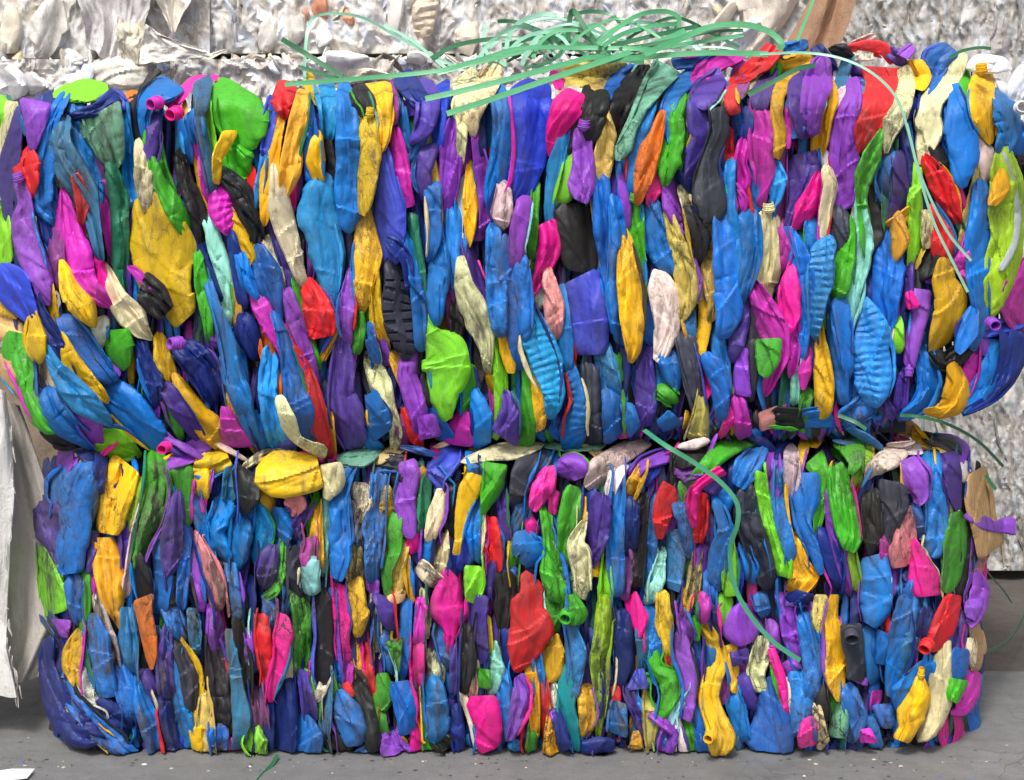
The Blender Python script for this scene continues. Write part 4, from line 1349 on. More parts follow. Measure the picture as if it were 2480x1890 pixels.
    if seed == 12:
        for k in range(20):
            cx = rr.uniform(240, 2290); cy = 1092 + rr.uniform(-20, 14) - 14 * (cx > 1900); ln = rr.uniform(24, 75); a = rr.gauss(0, .6); w = rr.uniform(7, 15)
            sp = [(cx - ln * math.cos(a), cy - ln * math.sin(a), w * .5), (cx + rr.uniform(-8, 8), cy + rr.uniform(-5, 5), w), (cx + ln * math.cos(a), cy + ln * math.sin(a), w * .6)]
            X, Y, Dp, quads, caps, q, nn = piece(sp, '', rr.randint(1, 10 ** 6), 6.0)
            fill.add(pw(X, Y, rr.uniform(.02, .08) - Dp / PXM), quads, caps, jitter(PAL[rr.choice('BBNNDDGgmYWtPVXKTF')], rr), rr.uniform(.4, 1))
    # side and top faces
    x0, x1, z0, z1, yd = sides
    def face(n0, n1, m0, m1, fn, vert, step):
        a = n0
        while a < n1:
            c = m0
            while c < m1 - 60:
                ln = rr.uniform(90, 240); w = rr.uniform(14, 40); c2 = min(c + ln, m1)
                a0 = a + rr.uniform(-12, 12)
                pts = [(a0, c, w * .7), (a0 + rr.uniform(-25, 25), (c + c2) / 2, w), (a0 + rr.uniform(-30, 30), c2, w * .5)]
                X, Y, Dp, quads, caps, q, nn = piece(pts, rr.choice(('', 'b', '')), rr.randint(1, 10 ** 6), 11.0)
                fill.add(fn(X, Y, Dp + rr.uniform(-14, 14)), quads, caps, jitter(PAL[rr.choice(FILL_COL + 'YGKVW')], rr), rr.uniform(.3, .9))
                c = c2 - rr.uniform(0, 40)
            a += step
    face(290, yd * PXM, z0 * PXM + 30, z1 * PXM - 30, lambda X, Y, Dp: np.stack([x0 + 0.06 - Dp / PXM, X / PXM, Y / PXM], -1), True, 34)
    face(290, yd * PXM, z0 * PXM + 30, z1 * PXM - 30, lambda X, Y, Dp: np.stack([x1 - 0.06 + Dp / PXM, X / PXM, Y / PXM], -1), True, 34)
    zt = core[5]
    face(x0 * PXM + 60, x1 * PXM - 60, 150, yd * PXM, lambda X, Y, Dp: np.stack([X / PXM, Y / PXM, zt(X / PXM) - 0.03 + Dp / PXM], -1), False, 36)
    o = fill.build('packed_bottles', M_PL, root, root_loc); o['kind'] = 'stuff'
    # inner block of the bale, coloured near black so the gaps read as shade
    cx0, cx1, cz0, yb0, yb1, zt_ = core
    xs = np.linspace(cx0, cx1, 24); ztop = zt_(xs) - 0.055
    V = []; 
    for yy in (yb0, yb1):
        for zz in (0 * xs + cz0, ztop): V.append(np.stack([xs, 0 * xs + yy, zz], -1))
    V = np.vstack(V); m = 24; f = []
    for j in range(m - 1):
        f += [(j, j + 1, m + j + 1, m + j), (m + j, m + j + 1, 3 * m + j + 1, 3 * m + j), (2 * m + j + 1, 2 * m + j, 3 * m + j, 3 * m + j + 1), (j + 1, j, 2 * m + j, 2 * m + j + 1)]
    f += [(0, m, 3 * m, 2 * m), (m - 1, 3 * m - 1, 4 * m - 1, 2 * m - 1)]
    a = Acc(); a.add(V, f, [], (0.02, 0.02, 0.03), 0); a.build('gap_shade_core', M_CORE, root, root_loc, smooth=False)
    return root

def X0(px): return (px - 1240) / PXM
def Z0(py): return (1840 - py) / PXM
top_edge = lambda x: np.interp(x, [X0(0), X0(300), X0(900), X0(1500), X0(1900), X0(2250), X0(2480)], [Z0(262), Z0(240), Z0(225), Z0(195), Z0(165), Z0(165), Z0(215)])
low_edge = lambda x: 0 * x + Z0(1098)
# spec: left, right, top, bottom (px), radius left, right, bottom
SPEC_T = (-10, 2470, 215, 1085, 150, 170, 120)
SPEC_B = (110, 2370, 1085, 1838, 130, 150, 1)
upper = build_bale((0.0, 0.40, Z0(1085)), 'upper bale of crushed bright coloured plastic bottles, stacked on the lower bale', TOP_TXT, SPEC_T,
    lambda x, y: 0.95, 11, (X0(190), X0(2230), Z0(1072), 0.10, 0.80, top_edge), (X0(-5), X0(2475), Z0(880), Z0(230), 0.82), lambda x: np.interp(x, [0, 60, 130, 230, 2080, 2230, 2350, 2480], [820, 920, 1010, 1075, 1075, 1010, 960, 820]))
lower = build_bale((0.0, 0.40, 0.0), 'lower bale of crushed plastic bottles, muddier, resting on the concrete', BOT_TXT, SPEC_B,
    lambda x, y: 2.3 if x < 750 else 1.4, 12, (X0(170), X0(2320), 0.012, 0.10, 0.80, low_edge), (X0(105), X0(2375), 0.0, Z0(1100), 0.82), lambda x: 1838.0)

# bottle mouths that look out of the bales
for bale, loc, lst in ((upper, (0.0, 0.40, Z0(1085)), [('M', 373, 251, 17, -.6, -1, -.3), ('K', 420, 276, 19, -.6, -1, -.35), ('V', 424, 832, 17, -.8, -.7, 0), ('K', 398, 1085, 15, -.2, -1, -.1),
                                  ('V', 2405, 785, 16, .1, -1, -.2)]),
                  (lower, (0.0, 0.40, 0.0), [('G', 1372, 1493, 17, -.3, -1, -.2), ('Y', 1719, 1786, 14, -.5, -1, 0),                                   ('X', 2062, 1540, 20, -.1, -1, -.5), ('R', 2243, 1566, 17, -.6, -.8, -.3)])):
    for n_, (code, px, py, r_, ax, ay, az_) in enumerate(lst):
        a = Acc(); p = pw(np.array([float(px)]), np.array([float(py)]), -0.022)[0] - 0.012 * np.array([ax, ay, az_])
        neck_mesh(a, p, (ax, ay, az_), r_ * 0.9 / PXM, 0.024, jitter(PAL[code], random.Random(n_), .05), 0.3, n_)
        o = a.build('bottle_mouth', M_PL, bale, loc); o['label'] = NAMES[code] + ' open bottle mouth'

# ------------------------------------------------------------------ white bales behind
WH = [((226, 222, 216), 6), ((212, 204, 190), 5), ((236, 236, 238), 5), ((196, 206, 220), 3), ((176, 170, 160), 3), ((150, 150, 152), 2), ((222, 206, 176), 2), ((90, 86, 84), 1)]
WH = [s2l(c) for c, k in WH for _ in range(k)]
def white_bale(name, label, depth, box, core, sz, seed, extra=(), tint=1.0, gap=1.0, individual=0, horiz=0.12, skin=(26, 34), ridge=None, relief=1.0):
    """box: visible front in pixels at this depth; core: x0,x1,z0,z1,y1 in metres"""
    x0, x1, z0, z1, y1 = core
    loc = ((x0 + x1) / 2, (depth + y1) / 2, z0)
    root = empty(name, loc, label, 'bale')
    rr = random.Random(seed); mass = Acc(); nind = 0
    pm = F_PX / (D_CAM + depth)
    items = []
    xa, xb, ya, yb = box
    y = ya
    while y < yb:
        x = xa + rr.uniform(-10, 10)
        while x < xb:
            w = rr.uniform(*sz[0]); ln = rr.uniform(*sz[1]); a = rr.gauss(0, 0.34) if rr.random() > horiz else rr.uniform(-1.5, 1.5)
            dx, dy = math.sin(a) * ln / 2, math.cos(a) * ln / 2; bend = rr.gauss(0, .22) * ln
            cx, cy = x + rr.uniform(-8, 8), y + rr.uniform(-20, 20)
            if cy + abs(dy) > yb - 4: cy = yb + rr.uniform(-16, 16) - abs(dy)
            items.append(([(cx - dx, cy - dy, w * .5), (cx + bend * .4, cy, w), (cx + dx, cy + dy, w * .45)], rr.choice(WH), rr.uniform(-16, 12)))
            x += w * 1.75 * gap
        y += (sz[1][0] + sz[1][1]) * 0.30 * gap
    if ridge:
        for k in range(ridge[3]):
            cx = rr.uniform(ridge[0], ridge[1]); w = rr.uniform(7, 17); a = rr.uniform(-1.4, 1.4); ln = rr.uniform(16, 34)
            items.append(([(cx - math.sin(a) * ln, ridge[2] + rr.uniform(-8, 12) - math.cos(a) * ln * .7, w * .6), (cx, ridge[2] + rr.uniform(-4, 14), w), (cx + math.sin(a) * ln, ridge[2] + rr.uniform(0, 16) + math.cos(a) * ln * .7, w * .7)], rr.choice(WH), rr.uniform(0, 22)))
    rr.shuffle(items)
    for k, (pts, col, dd) in enumerate(items):
        X, Y, Dp, quads, caps, q, nn = piece(pts, 'c', seed * 977 + k, 8.0, 0.9, film=True)
        col = jitter(tuple(v * tint for v in col), rr, .05)
        V = pw(X, Y, depth - (Dp * 1.2 + dd) / pm + 0.03 * noise2(X / 160, Y / 160, seed))
        if individual and max(p[2] for p in pts) > sz[0][1] * 0.80 and nind < individual:
            nind += 1; a = Acc(); a.add(V, quads, caps, col, rr.uniform(.2, 1)); a.build('film_fold', M_FILM, root, loc)
        else: mass.add(V, quads, caps, col, rr.uniform(.1, 1.1))
    # the packed film itself: a closely crumpled skin
    st = 4.0; gx = np.arange(xa - 40, xb + 40, st); gy = np.arange(ya - 20, yb + 1, st); GX, GY = np.meshgrid(gx, gy)
    sx, sy = skin
    wx = GX + 26 * noise2(GX / 60, GY / 80, seed + 11) + 9 * noise2(GX / 19, GY / 26, seed + 12); wy = GY + 30 * noise2(GX / 70, GY / 70, seed + 13)
    rid = lambda a, b, k: 1 - 2.4 * np.abs(noise2(wx / a, wy / b, seed + k))
    dd = 26 * noise2(GX / 70, GY / 90, seed + 14) + 20 * rid(sx * 2.4, sy * 2.2, 15) + 12 * rid(sx, sy, 16) + 4.5 * rid(sx * .45, sy * .42, 17)
    cv = 0.5 + noise2(wx / (sx * 1.5), wy / (sy * 1.6), seed + 18) * 1.1 + 0.35 * noise2(wx / (sx * .5), wy / (sy * .6), seed + 19)
    hv = noise2(wx / (sx * 2), wy / (sy * 1.2), seed + 20)
    pal = np.array([s2l((158, 155, 152)), s2l((196, 191, 184)), s2l((216, 215, 214)), s2l((226, 229, 234))]); cvv = np.clip(cv + (1 - relief) * .25, 0, 1) * 3
    colr = np.stack([np.interp(cvv, [0, 1, 2, 3], pal[:, c]) for c in range(3)], -1) * tint
    colr = colr * (1 + np.clip(hv, -.4, .5)[..., None] * np.array([-.16, -.02, .16]))
    V = pw(GX, GY, depth + 0.012 - dd * 0.9 * relief / pm + 0.03 * noise2(GX / 160, GY / 160, seed)).reshape(-1, 3)
    m_ = len(gx); i = np.arange(len(gy) - 1)[:, None] * m_; j = np.arange(m_ - 1)[None, :]
    mass.add(V, np.stack([i + j, i + m_ + j, i + m_ + j + 1, i + j + 1], -1).reshape(-1, 4), [], (1, 1, 1), .5)
    mass.c[-1][:, :3] = colr.reshape(-1, 3)
    # plain faces of the block (sides, top, back) as one crumpled box
    nx_, nz_ = 40, 30
    def wall(P, Q, S_, flip=False):
        P, Q, S_ = map(np.asarray, (P, Q, S_))
        a = np.linspace(0, 1, nx_); b = np.linspace(0, 1, nz_); A, B_ = np.meshgrid(a, b)
        nrm = np.cross(Q - P, S_ - P); nrm = nrm / np.linalg.norm(nrm)
        G = P + A[..., None] * (Q - P) + B_[..., None] * (S_ - P)
        edge = np.minimum(np.minimum(A, 1 - A), np.minimum(B_, 1 - B_)) * 12; edge = np.clip(edge, 0, 1)
        d = edge * (0.05 * (noise2(A * 14, B_ * 6, seed + 3)) + 0.02 * noise2(A * 50, B_ * 18, seed + 4))
        G = G + d[..., None] * nrm
        i = np.arange(nz_ - 1)[:, None] * nx_; j = np.arange(nx_ - 1)[None, :]
        f = np.stack([i + j, i + j + 1, i + nx_ + j + 1, i + nx_ + j], -1).reshape(-1, 4)
        core_acc.add(G.reshape(-1, 3), f, [], (.38, .36, .34), .5)
    core_acc = Acc(); yf = depth + 0.09
    wall((x0, yf, z0), (x1, yf, z0), (x0, yf, z1)); wall((x1, yf, z0), (x1, y1, z0), (x1, yf, z1)); wall((x0, y1, z0), (x0, yf, z0), (x0, y1, z1))
    wall((x0, yf, z1), (x1, yf, z1), (x0, y1, z1)); wall((x0, y1, z0), (x1, y1, z0), (x0, yf, z0)); wall((x1, y1, z0), (x0, y1, z0), (x1, y1, z1))
    core_acc.build('bale_body', M_WCORE, root, loc)
    for code, fl, pts, dd, col in extra:
        a = Acc(); X, Y, Dp, quads, caps, q, nn = piece(pts, fl, seed + int(pts[0][0]), 6.0, 1.0)
        a.add(pw(X, Y, depth - (Dp * 1.3 + dd) / pm), quads, caps, s2l(col), .35)
        o = a.build(code, M_FILM, root, loc)
    if mass.n: o = mass.build('packed_film', M_FILM, root, loc); o['kind'] = 'stuff'
    return root
DEP = 1.0
WX = lambda px, d: (px - 1240) * (D_CAM + d) / F_PX
WZ = lambda py, d: H_CAM - (py - HOR) * (D_CAM + d) / F_PX
film_bale = white_bale('film_bale', 'white film bale with draped loose sheets at the upper left', 1.0, (-200, 470, -170, 142),
    (WX(-330, 1), WX(480, 1), WZ(138, 1), 2.1, 1.9), ((7, 20), (50, 150)), 31, gap=2.2, tint=1.06, skin=(26, 46), relief=.8, extra=[
    ('draped_sheet', 'bd', [(130, 0, 24), (120, 60, 46), (100, 120, 30), (84, 136, 12)], 30, (226, 222, 216)),
    ('loose_sheet', '', [(150, 130, 16), (180, 143, 18), (212, 150, 6)], 40, (206, 210, 214)),
    ('film_cap', 'bd', [(30, 20, 20), (28, 80, 28), (22, 130, 22)], 22, (222, 214, 196))])
white_bale('milk_bottle_bale', 'white bottle bale with orange stained patches, up behind the green straps', 1.02, (470, 1960, -170, 130),
    (WX(490, 1), WX(1950, 1), WZ(126, 1), 2.1, 1.9), ((5, 15), (30, 110)), 32, gap=2.2, tint=1.06, skin=(18, 36), relief=0.8, extra=[
    ('stained_bottle', 'c', [(765, -30, 22), (772, 30, 26), (785, 62, 18)], 22, (206, 140, 108)), ('stained_bottle', 'c', [(838, 20, 14), (840, 50, 18), (838, 70, 10)], 20, (206, 146, 116)),
    ('stained_bottle', 'c', [(738, 20, 8), (742, 50, 8)], 22, (212, 160, 132)), ('stained_bottle', 'c', [(905, 20, 8), (900, 60, 8)], 20, (214, 160, 130)),
    ('white_bottle', 'bd', [(650, 50, 22), (648, 90, 26), (642, 124, 16)], 26, (218, 214, 206)), ('white_bottle', 'bd', [(712, 40, 24), (716, 80, 24), (712, 110, 12)], 24, (214, 208, 200)),
    ('white_bottle', 'r', [(1030, -20, 30), (1026, 40, 32), (1022, 95, 28)], 26, (222, 208, 184)), ('white_bottle', 'bd', [(1130, 60, 28), (1130, 100, 30), (1125, 132, 20)], 30, (220, 208, 188)),
    ('white_bottle', 'bd', [(960, -20, 20), (955, 40, 18), (950, 80, 12)], 22, (226, 220, 214)),
    ('white_bottle', 'bd', [(800, 80, 20), (780, 95, 18), (770, 112, 8)], 34, (224, 224, 224)),
    ('white_bottle', 'bd', [(1830, -30, 60), (1850, 20, 56), (1830, 80, 30), (1790, 130, 14)], 34, (222, 210, 196)), ('white_bottle', 'bd', [(1780, 10, 14), (1740, 60, 16), (1700, 100, 8)], 26, (206, 194, 180)),
    ('white_bottle', 'bd', [(1850, 70, 40), (1790, 110, 34), (1740, 140, 14)], 44, (214, 216, 222)), ('white_bottle', 'bd', [(1920, -20, 20), (1880, 50, 22), (1830, 110, 10)], 40, (220, 208, 194))], individual=40)
white_bale('milk_bottle_bale', 'long low bale of white bottles, its top row showing just behind the upper coloured bale', 0.97, (-200, 1960, 164, 340),
    (WX(-330, 1), WX(1950, 1), 0.0, WZ(156, .97), 1.9), ((7, 19), (30, 90)), 33, gap=2.2, tint=1.08, skin=(18, 24), ridge=(560, 1960, 148, 190), extra=[
    ('white_bottle', 'bd', [(200, 190, 20), (255, 172, 34), (310, 176, 40), (352, 190, 26)], 34, (226, 220, 208)),
    ('white_bottle', 'bd', [(130, 215, 10), (165, 205, 24), (205, 195, 28)], 30, (222, 222, 224)), ('white_bottle', 'bd', [(212, 155, 10), (210, 180, 16), (205, 205, 12)], 40, (206, 216, 234)),
    ('white_bottle', 'bd', [(240, 225, 30), (290, 220, 44), (330, 230, 36)], 30, (222, 212, 198)),
    ('white_bottle', 'bd', [(0, 170, 30), (28, 200, 40), (40, 240, 34)], 30, (222, 222, 228)), ('white_bottle', 'bd', [(70, 175, 14), (78, 195, 20), (100, 220, 34)], 26, (212, 212, 214)),
    ('white_bottle', 'bd', [(950, 190, 10), (900, 180, 14), (840, 186, 20)], 34, (216, 204, 186)), ('white_bottle', 'bd', [(790, 150, 26), (850, 160, 34), (900, 150, 22)], 28, (228, 226, 224)),
    ('white_bottle', 'bd', [(985, 140, 14), (1010, 140, 18), (1030, 150, 12)], 36, (220, 218, 212)), ('white_bottle', '', [(392, 150, 16), (396, 165, 14), (398, 175, 6)], 38, (202, 214, 232))], individual=40)
white_bale('shredded_film_bale', 'tall greyish bale of shredded white film standing at the right behind both coloured bales', 1.23, (1900, 2640, -170, 1385),
    (WX(1935, 1.23), WX(2900, 1.23), -0.03, 2.1, 2.2), ((3, 9.5), (50, 190)), 34, tint=0.75, gap=3.4, horiz=0.2, skin=(9, 40), relief=0.62)

def drape(name, lx, rx, ty, by, d0, folds, amp, col, parent, seed, thick=0.003, nu=110, nv=70):
    """a hanging sheet: left/right edges (x over v), top/bottom edges (y over u)"""
    u = np.linspace(0, 1, nu); v = np.linspace(0, 1, nv); Uu, Vv = np.meshgrid(u, v)
    f = lambda p, t: np.interp(t, np.linspace(0, 1, len(p)), p)
    XL, XR = f(lx, Vv), f(rx, Vv); YT, YB = f(ty, Uu), f(by, Uu)
    x = XL + (XR - XL) * Uu; y = YT + (YB - YT) * Vv
    ph = Uu * folds + 0.9 * noise2(Uu * 2, Vv * 2.5, seed) + 0.7 * (Vv - .5) * noise2(Uu * 3, 0 * Vv, seed + 1)
    d = amp * (1.5 * noise2(ph, Vv * 1.3, seed + 2) + 0.35 * noise2(ph * 2.7, Vv * 3, seed + 3) + 0.22 * (0.4 - np.abs(noise2(ph * 2 + Vv * 3, Vv * 5 - Uu * 4, seed + 4))))
    x = x + 6 * noise2(Vv * 6, 0 * Uu + 1, seed + 6) * (np.abs(Uu - .5) * 2) ** 3; y = y + 8 * noise2(Uu * 9, 0 * Vv, seed + 7) * Vv ** 3
    V = pw(x, y, d0 - d).reshape(-1, 3); V2 = V + np.array([0, thick, 0]); N = nu * nv
    i = np.arange(nv - 1)[:, None] * nu; j = np.arange(nu - 1)[None, :]
    q = np.stack([i + j, i + nu + j, i + nu + j + 1, i + j + 1], -1).reshape(-1, 4); q = np.vstack([q, q[:, ::-1] + N])
    rim = list(range(nu)) + [k * nu + nu - 1 for k in range(1, nv)] + [(nv - 1) * nu + k for k in range(nu - 2, -1, -1)] + [k * nu for k in range(nv - 2, 0, -1)]
    e = [(rim[k], rim[(k + 1) % len(rim)], rim[(k + 1) % len(rim)] + N, rim[k] + N) for k in range(len(rim))]
    a = Acc(); a.add(np.vstack([V, V2]), q, e, col, .35)
    return a.build(name, M_FILM, parent, tuple(parent.location), sharp=60)
drape('draped_sheet', [176, 186, 200, 212], [372, 372, 352, 318], [-80, -80, -80], [112, 128, 150, 144, 150, 118], .955, 5.0, .045, s2l((222, 219, 220)), film_bale, 301)
drape('draped_sheet', [362, 366, 380, 404], [474, 472, 462, 436], [-80, -80], [52, 74, 84, 70, 46], .945, 2.6, .035, s2l((224, 218, 206)), film_bale, 302)
drape('loose_sheet', [352, 348, 340, 336], [380, 440, 492, 520], [58, 66, 84], [156, 150, 142, 136], .915, 2.4, .030, s2l((228, 224, 217)), film_bale, 303)
drape('loose_sheet', [284, 282, 286, 292], [350, 352, 352, 350], [40, 60, 50], [138, 152, 156, 150], .935, 2.4, .03, s2l((222, 214, 196)), film_bale, 304)

# torn brown carton squeezed between the white bales, upper right
def loft(name, rows, mat, parent=None, thick=0.004, col=(1, 1, 1), origin=(0, 0, 0), sub=10, wr=0.0, seed=1, dirt=0.5):
    """a thin sheet through rows of (px, py, depth) points, with thickness"""
    G = np.array([catmull(np.array(r, float), sub * 2) for r in rows]); G = np.array([catmull(G[:, k], sub * 2) for k in range(G.shape[1])])
    n, m = G.shape[:2]; 
    A, B_ = np.meshgrid(np.arange(m), np.arange(n))
    G[..., 2] += wr * (noise2(A / 5.0, B_ / 9.0, seed) + 0.6 * (0.5 - np.abs(noise2(A / 2.5, B_ / 4.0, seed + 2))))
    V = pw(G[..., 0].ravel(), G[..., 1].ravel(), G[..., 2].ravel())
    V2 = V + np.array([0, thick, 0])
    i = np.arange(n - 1)[:, None] * m; j = np.arange(m - 1)[None, :]
    f = np.stack([i + j, i + j + 1, i + m + j + 1, i + m + j], -1).reshape(-1, 4)
    N = n * m; f = np.vstack([f, f[:, ::-1] + N])
    rim = [k for k in range(m)] + [k * m + m - 1 for k in range(1, n)] + [(n - 1) * m + k for k in range(m - 2, -1, -1)] + [k * m for k in range(n - 2, 0, -1)]
    e = [(rim[k], rim[(k + 1) % len(rim)], rim[(k + 1) % len(rim)] + N, rim[k] + N) for k in range(len(rim))]
    a = Acc(); a.add(np.vstack([V, V2]), f, e, col, dirt); return a.build(name, mat, parent, origin)
BRN = s2l((150, 112, 84))
o = loft('brown_sheet', [[(1990, -60, 1.00), (1940, 40, .98), (1890, 130, .97), (1830, 200, .96)], [(2030, -60, .97), (1985, 50, .95), (1930, 140, .94), (1880, 210, .94)],
                     [(2050, -60, .99), (2020, 40, .97), (1975, 150, .95), (1930, 225, .95)], [(2090, -60, .96), (2055, 60, .94), (2010, 160, .93), (1965, 240, .93)]], M_FILM, None, 0.005, BRN, pw(np.array([1960.]), np.array([230.]), .95)[0], wr=0.02, seed=5)
tag(o, 'crumpled brown cardboard sheet squeezed between the white bales at the upper right', 'cardboard')

# white woven sack standing at the left
loc = pw(np.array([40.]), np.array([1690.]), 0.28)[0]; loc[2] = 0
sack = empty('woven_sack', loc, 'worn white woven sack with a frayed edge, standing left of the lower bale', 'sack')
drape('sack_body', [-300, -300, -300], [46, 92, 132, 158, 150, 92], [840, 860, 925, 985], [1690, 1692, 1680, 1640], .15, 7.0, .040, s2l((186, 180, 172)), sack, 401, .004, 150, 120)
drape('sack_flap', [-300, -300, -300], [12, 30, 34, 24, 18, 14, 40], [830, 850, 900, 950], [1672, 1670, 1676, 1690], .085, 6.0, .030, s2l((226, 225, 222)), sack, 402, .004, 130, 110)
fr = Acc(); rr = random.Random(4)
for k in range(34):
    t = rr.random(); y = 1000 + t * 680; x = np.interp(y, [960, 1060, 1230, 1480, 1690], [14, 34, 22, 14, 46]) + rr.uniform(-10, 6)
    pts = [(x, y, 2.2), (x + rr.uniform(-3, 5), y + rr.uniform(14, 26), 1.8), (x + rr.uniform(-3, 7), y + rr.uniform(30, 46), 1.0)]
    X, Y, Dp, quads, caps, q, nn = piece(pts, '', k, 7, 0.3, film=True)
    V = pw(X, Y, .080 - Dp * .3 / PXM); V[:, 2] = np.maximum(V[:, 2], 0.003); fr.add(V, quads, caps, s2l((206, 202, 196)), .5)
o = fr.build('frayed_threads', M_FILM, sack, loc); o['kind'] = 'stuff'
o = loft('brown_sheet', [[(-60, 830, .50), (30, 850, .48), (110, 900, .46), (190, 960, .46)], [(-60, 1050, .50), (40, 1050, .48), (130, 1070, .46), (230, 1090, .46)], [(-60, 1300, .48), (60, 1300, .46), (150, 1280, .45), (240, 1260, .45)],
                          [(-60, 1640, .46), (60, 1640, .44), (130, 1640, .43), (220, 1640, .43)]], M_FILM, None, 0.006, s2l((138, 120, 104)), pw(np.array([60.]), np.array([1640.]), .46)[0], wr=0.03, seed=12, dirt=.9)  # brown tone stands in for shade on the sack's far side
tag(o, 'brown grey sheet coloured as the shaded far side of the white woven sack', 'cardboard')

# white bottles lying on the right end of the upper bale
for k, (pts, lab) in enumerate([([(2335, 165, 8), (2370, 155, 22), (2420, 158, 20), (2450, 170, 8)], 'flat white bottle with black dots, lying behind the tall orange yellow bottle'),
                                ([(2410, 190, 20), (2425, 230, 26), (2430, 262, 14)], 'crumpled grey white bottle right of the tall orange yellow bottle'),
                                ([(2490, 170, 24), (2462, 215, 26), (2448, 262, 28), (2462, 300, 16)], 'creased bluish white bottle at the upper right picture edge'),
                                ([(2480, 235, 12), (2478, 275, 22), (2476, 310, 18)], 'white bottle with a dark open mouth at the right picture edge')]):
    X, Y, Dp, quads, caps, q, nn = piece(pts, 'c', 900 + k, 5, 1.0)
    b0 = pw(np.array([q[-1, 0]]), np.array([q[-1, 1]]), 0.14)[0]
    a = Acc(); a.add(pw(X, Y, 0.13 - Dp / PXM), quads, caps, s2l([(228, 228, 230), (206, 206, 206), (208, 214, 224), (220, 222, 226)][k]), .4)
    if k == 3: neck_mesh(a, pw(np.array([2474.]), np.array([262.]), .09)[0], (-.2, -1, .1), 0.013, .02, (.7, .7, .72), .2, 3)
    tag(a.build('white_bottle', M_FILM, None, b0), lab, 'bottle')

# ------------------------------------------------------------------ green strapping
def strap(name, P, hw, mat, parent=None, twist=0.0, seed=0, origin=None):
    """P: (px, py, depth); a flat band hw pixels half wide"""
    P = np.asarray(P, float); n = 14 * len(P); q = catmull(P, n)
    W = pw(q[:, 0], q[:, 1], q[:, 2]); T = np.gradient(W, axis=0); T /= np.linalg.norm(T, axis=1)[:, None] + 1e-9
    view = np.array([0, -1.0, 0.18]); B = np.cross(T, view); B /= np.linalg.norm(B, axis=1)[:, None] + 1e-9; N = np.cross(B, T)
    s = np.linspace(0, len(P) / 2.0, n); a = twist * 2.0 * noise2(s, 0 * s + .3, seed + 60) + twist * 0.4 * math.sin(seed)
    Wd = B * np.cos(a)[:, None] + N * np.sin(a)[:, None]; Nn = np.cross(T, Wd)
    h = hw * 0.64 / PXM; t = 0.0006
    cols = [(u, 1) for u in (-1, 0, 1)] + [(u, -1) for u in (1, 0, -1)] + [(1, 1), (1, -1), (-1, -1), (-1, 1)]
    V = [W + Wd * h * u + Nn * (t * g + 0.0004 * (u == 0)) for u, g in cols]
    k = len(V); V = np.stack(V, 1).reshape(-1, 3)
    f = [(i * k + j, i * k + j + 1, (i + 1) * k + j + 1, (i + 1) * k + j) for i in range(n - 1) for j in (0, 1, 3, 4, 6, 8)]
    o_ = Acc(); o_.add(V, f, [(0, 1, 2, 3, 4, 5)[::-1], tuple((n - 1) * k + j for j in range(6))], (1, 1, 1), 0)
    org = origin if origin is not None else W[-1].copy()
    ob = o_.build(name, mat, parent, org)
    uv = ob.data.uv_layers.new(name='UVMap'); li = np.array([l.vertex_index for l in ob.data.loops]); 
    uv.data.foreach_set('uv', np.stack([(li // k) / 14.0, (li % k) / k], -1).ravel())
    return ob
tl = pw(np.array([1450.]), np.array([180.]), .10)[0]
tangle = empty('strap_tangle', tl, 'loose tangle of green plastic strapping lying on top of the upper bale', 'strapping')
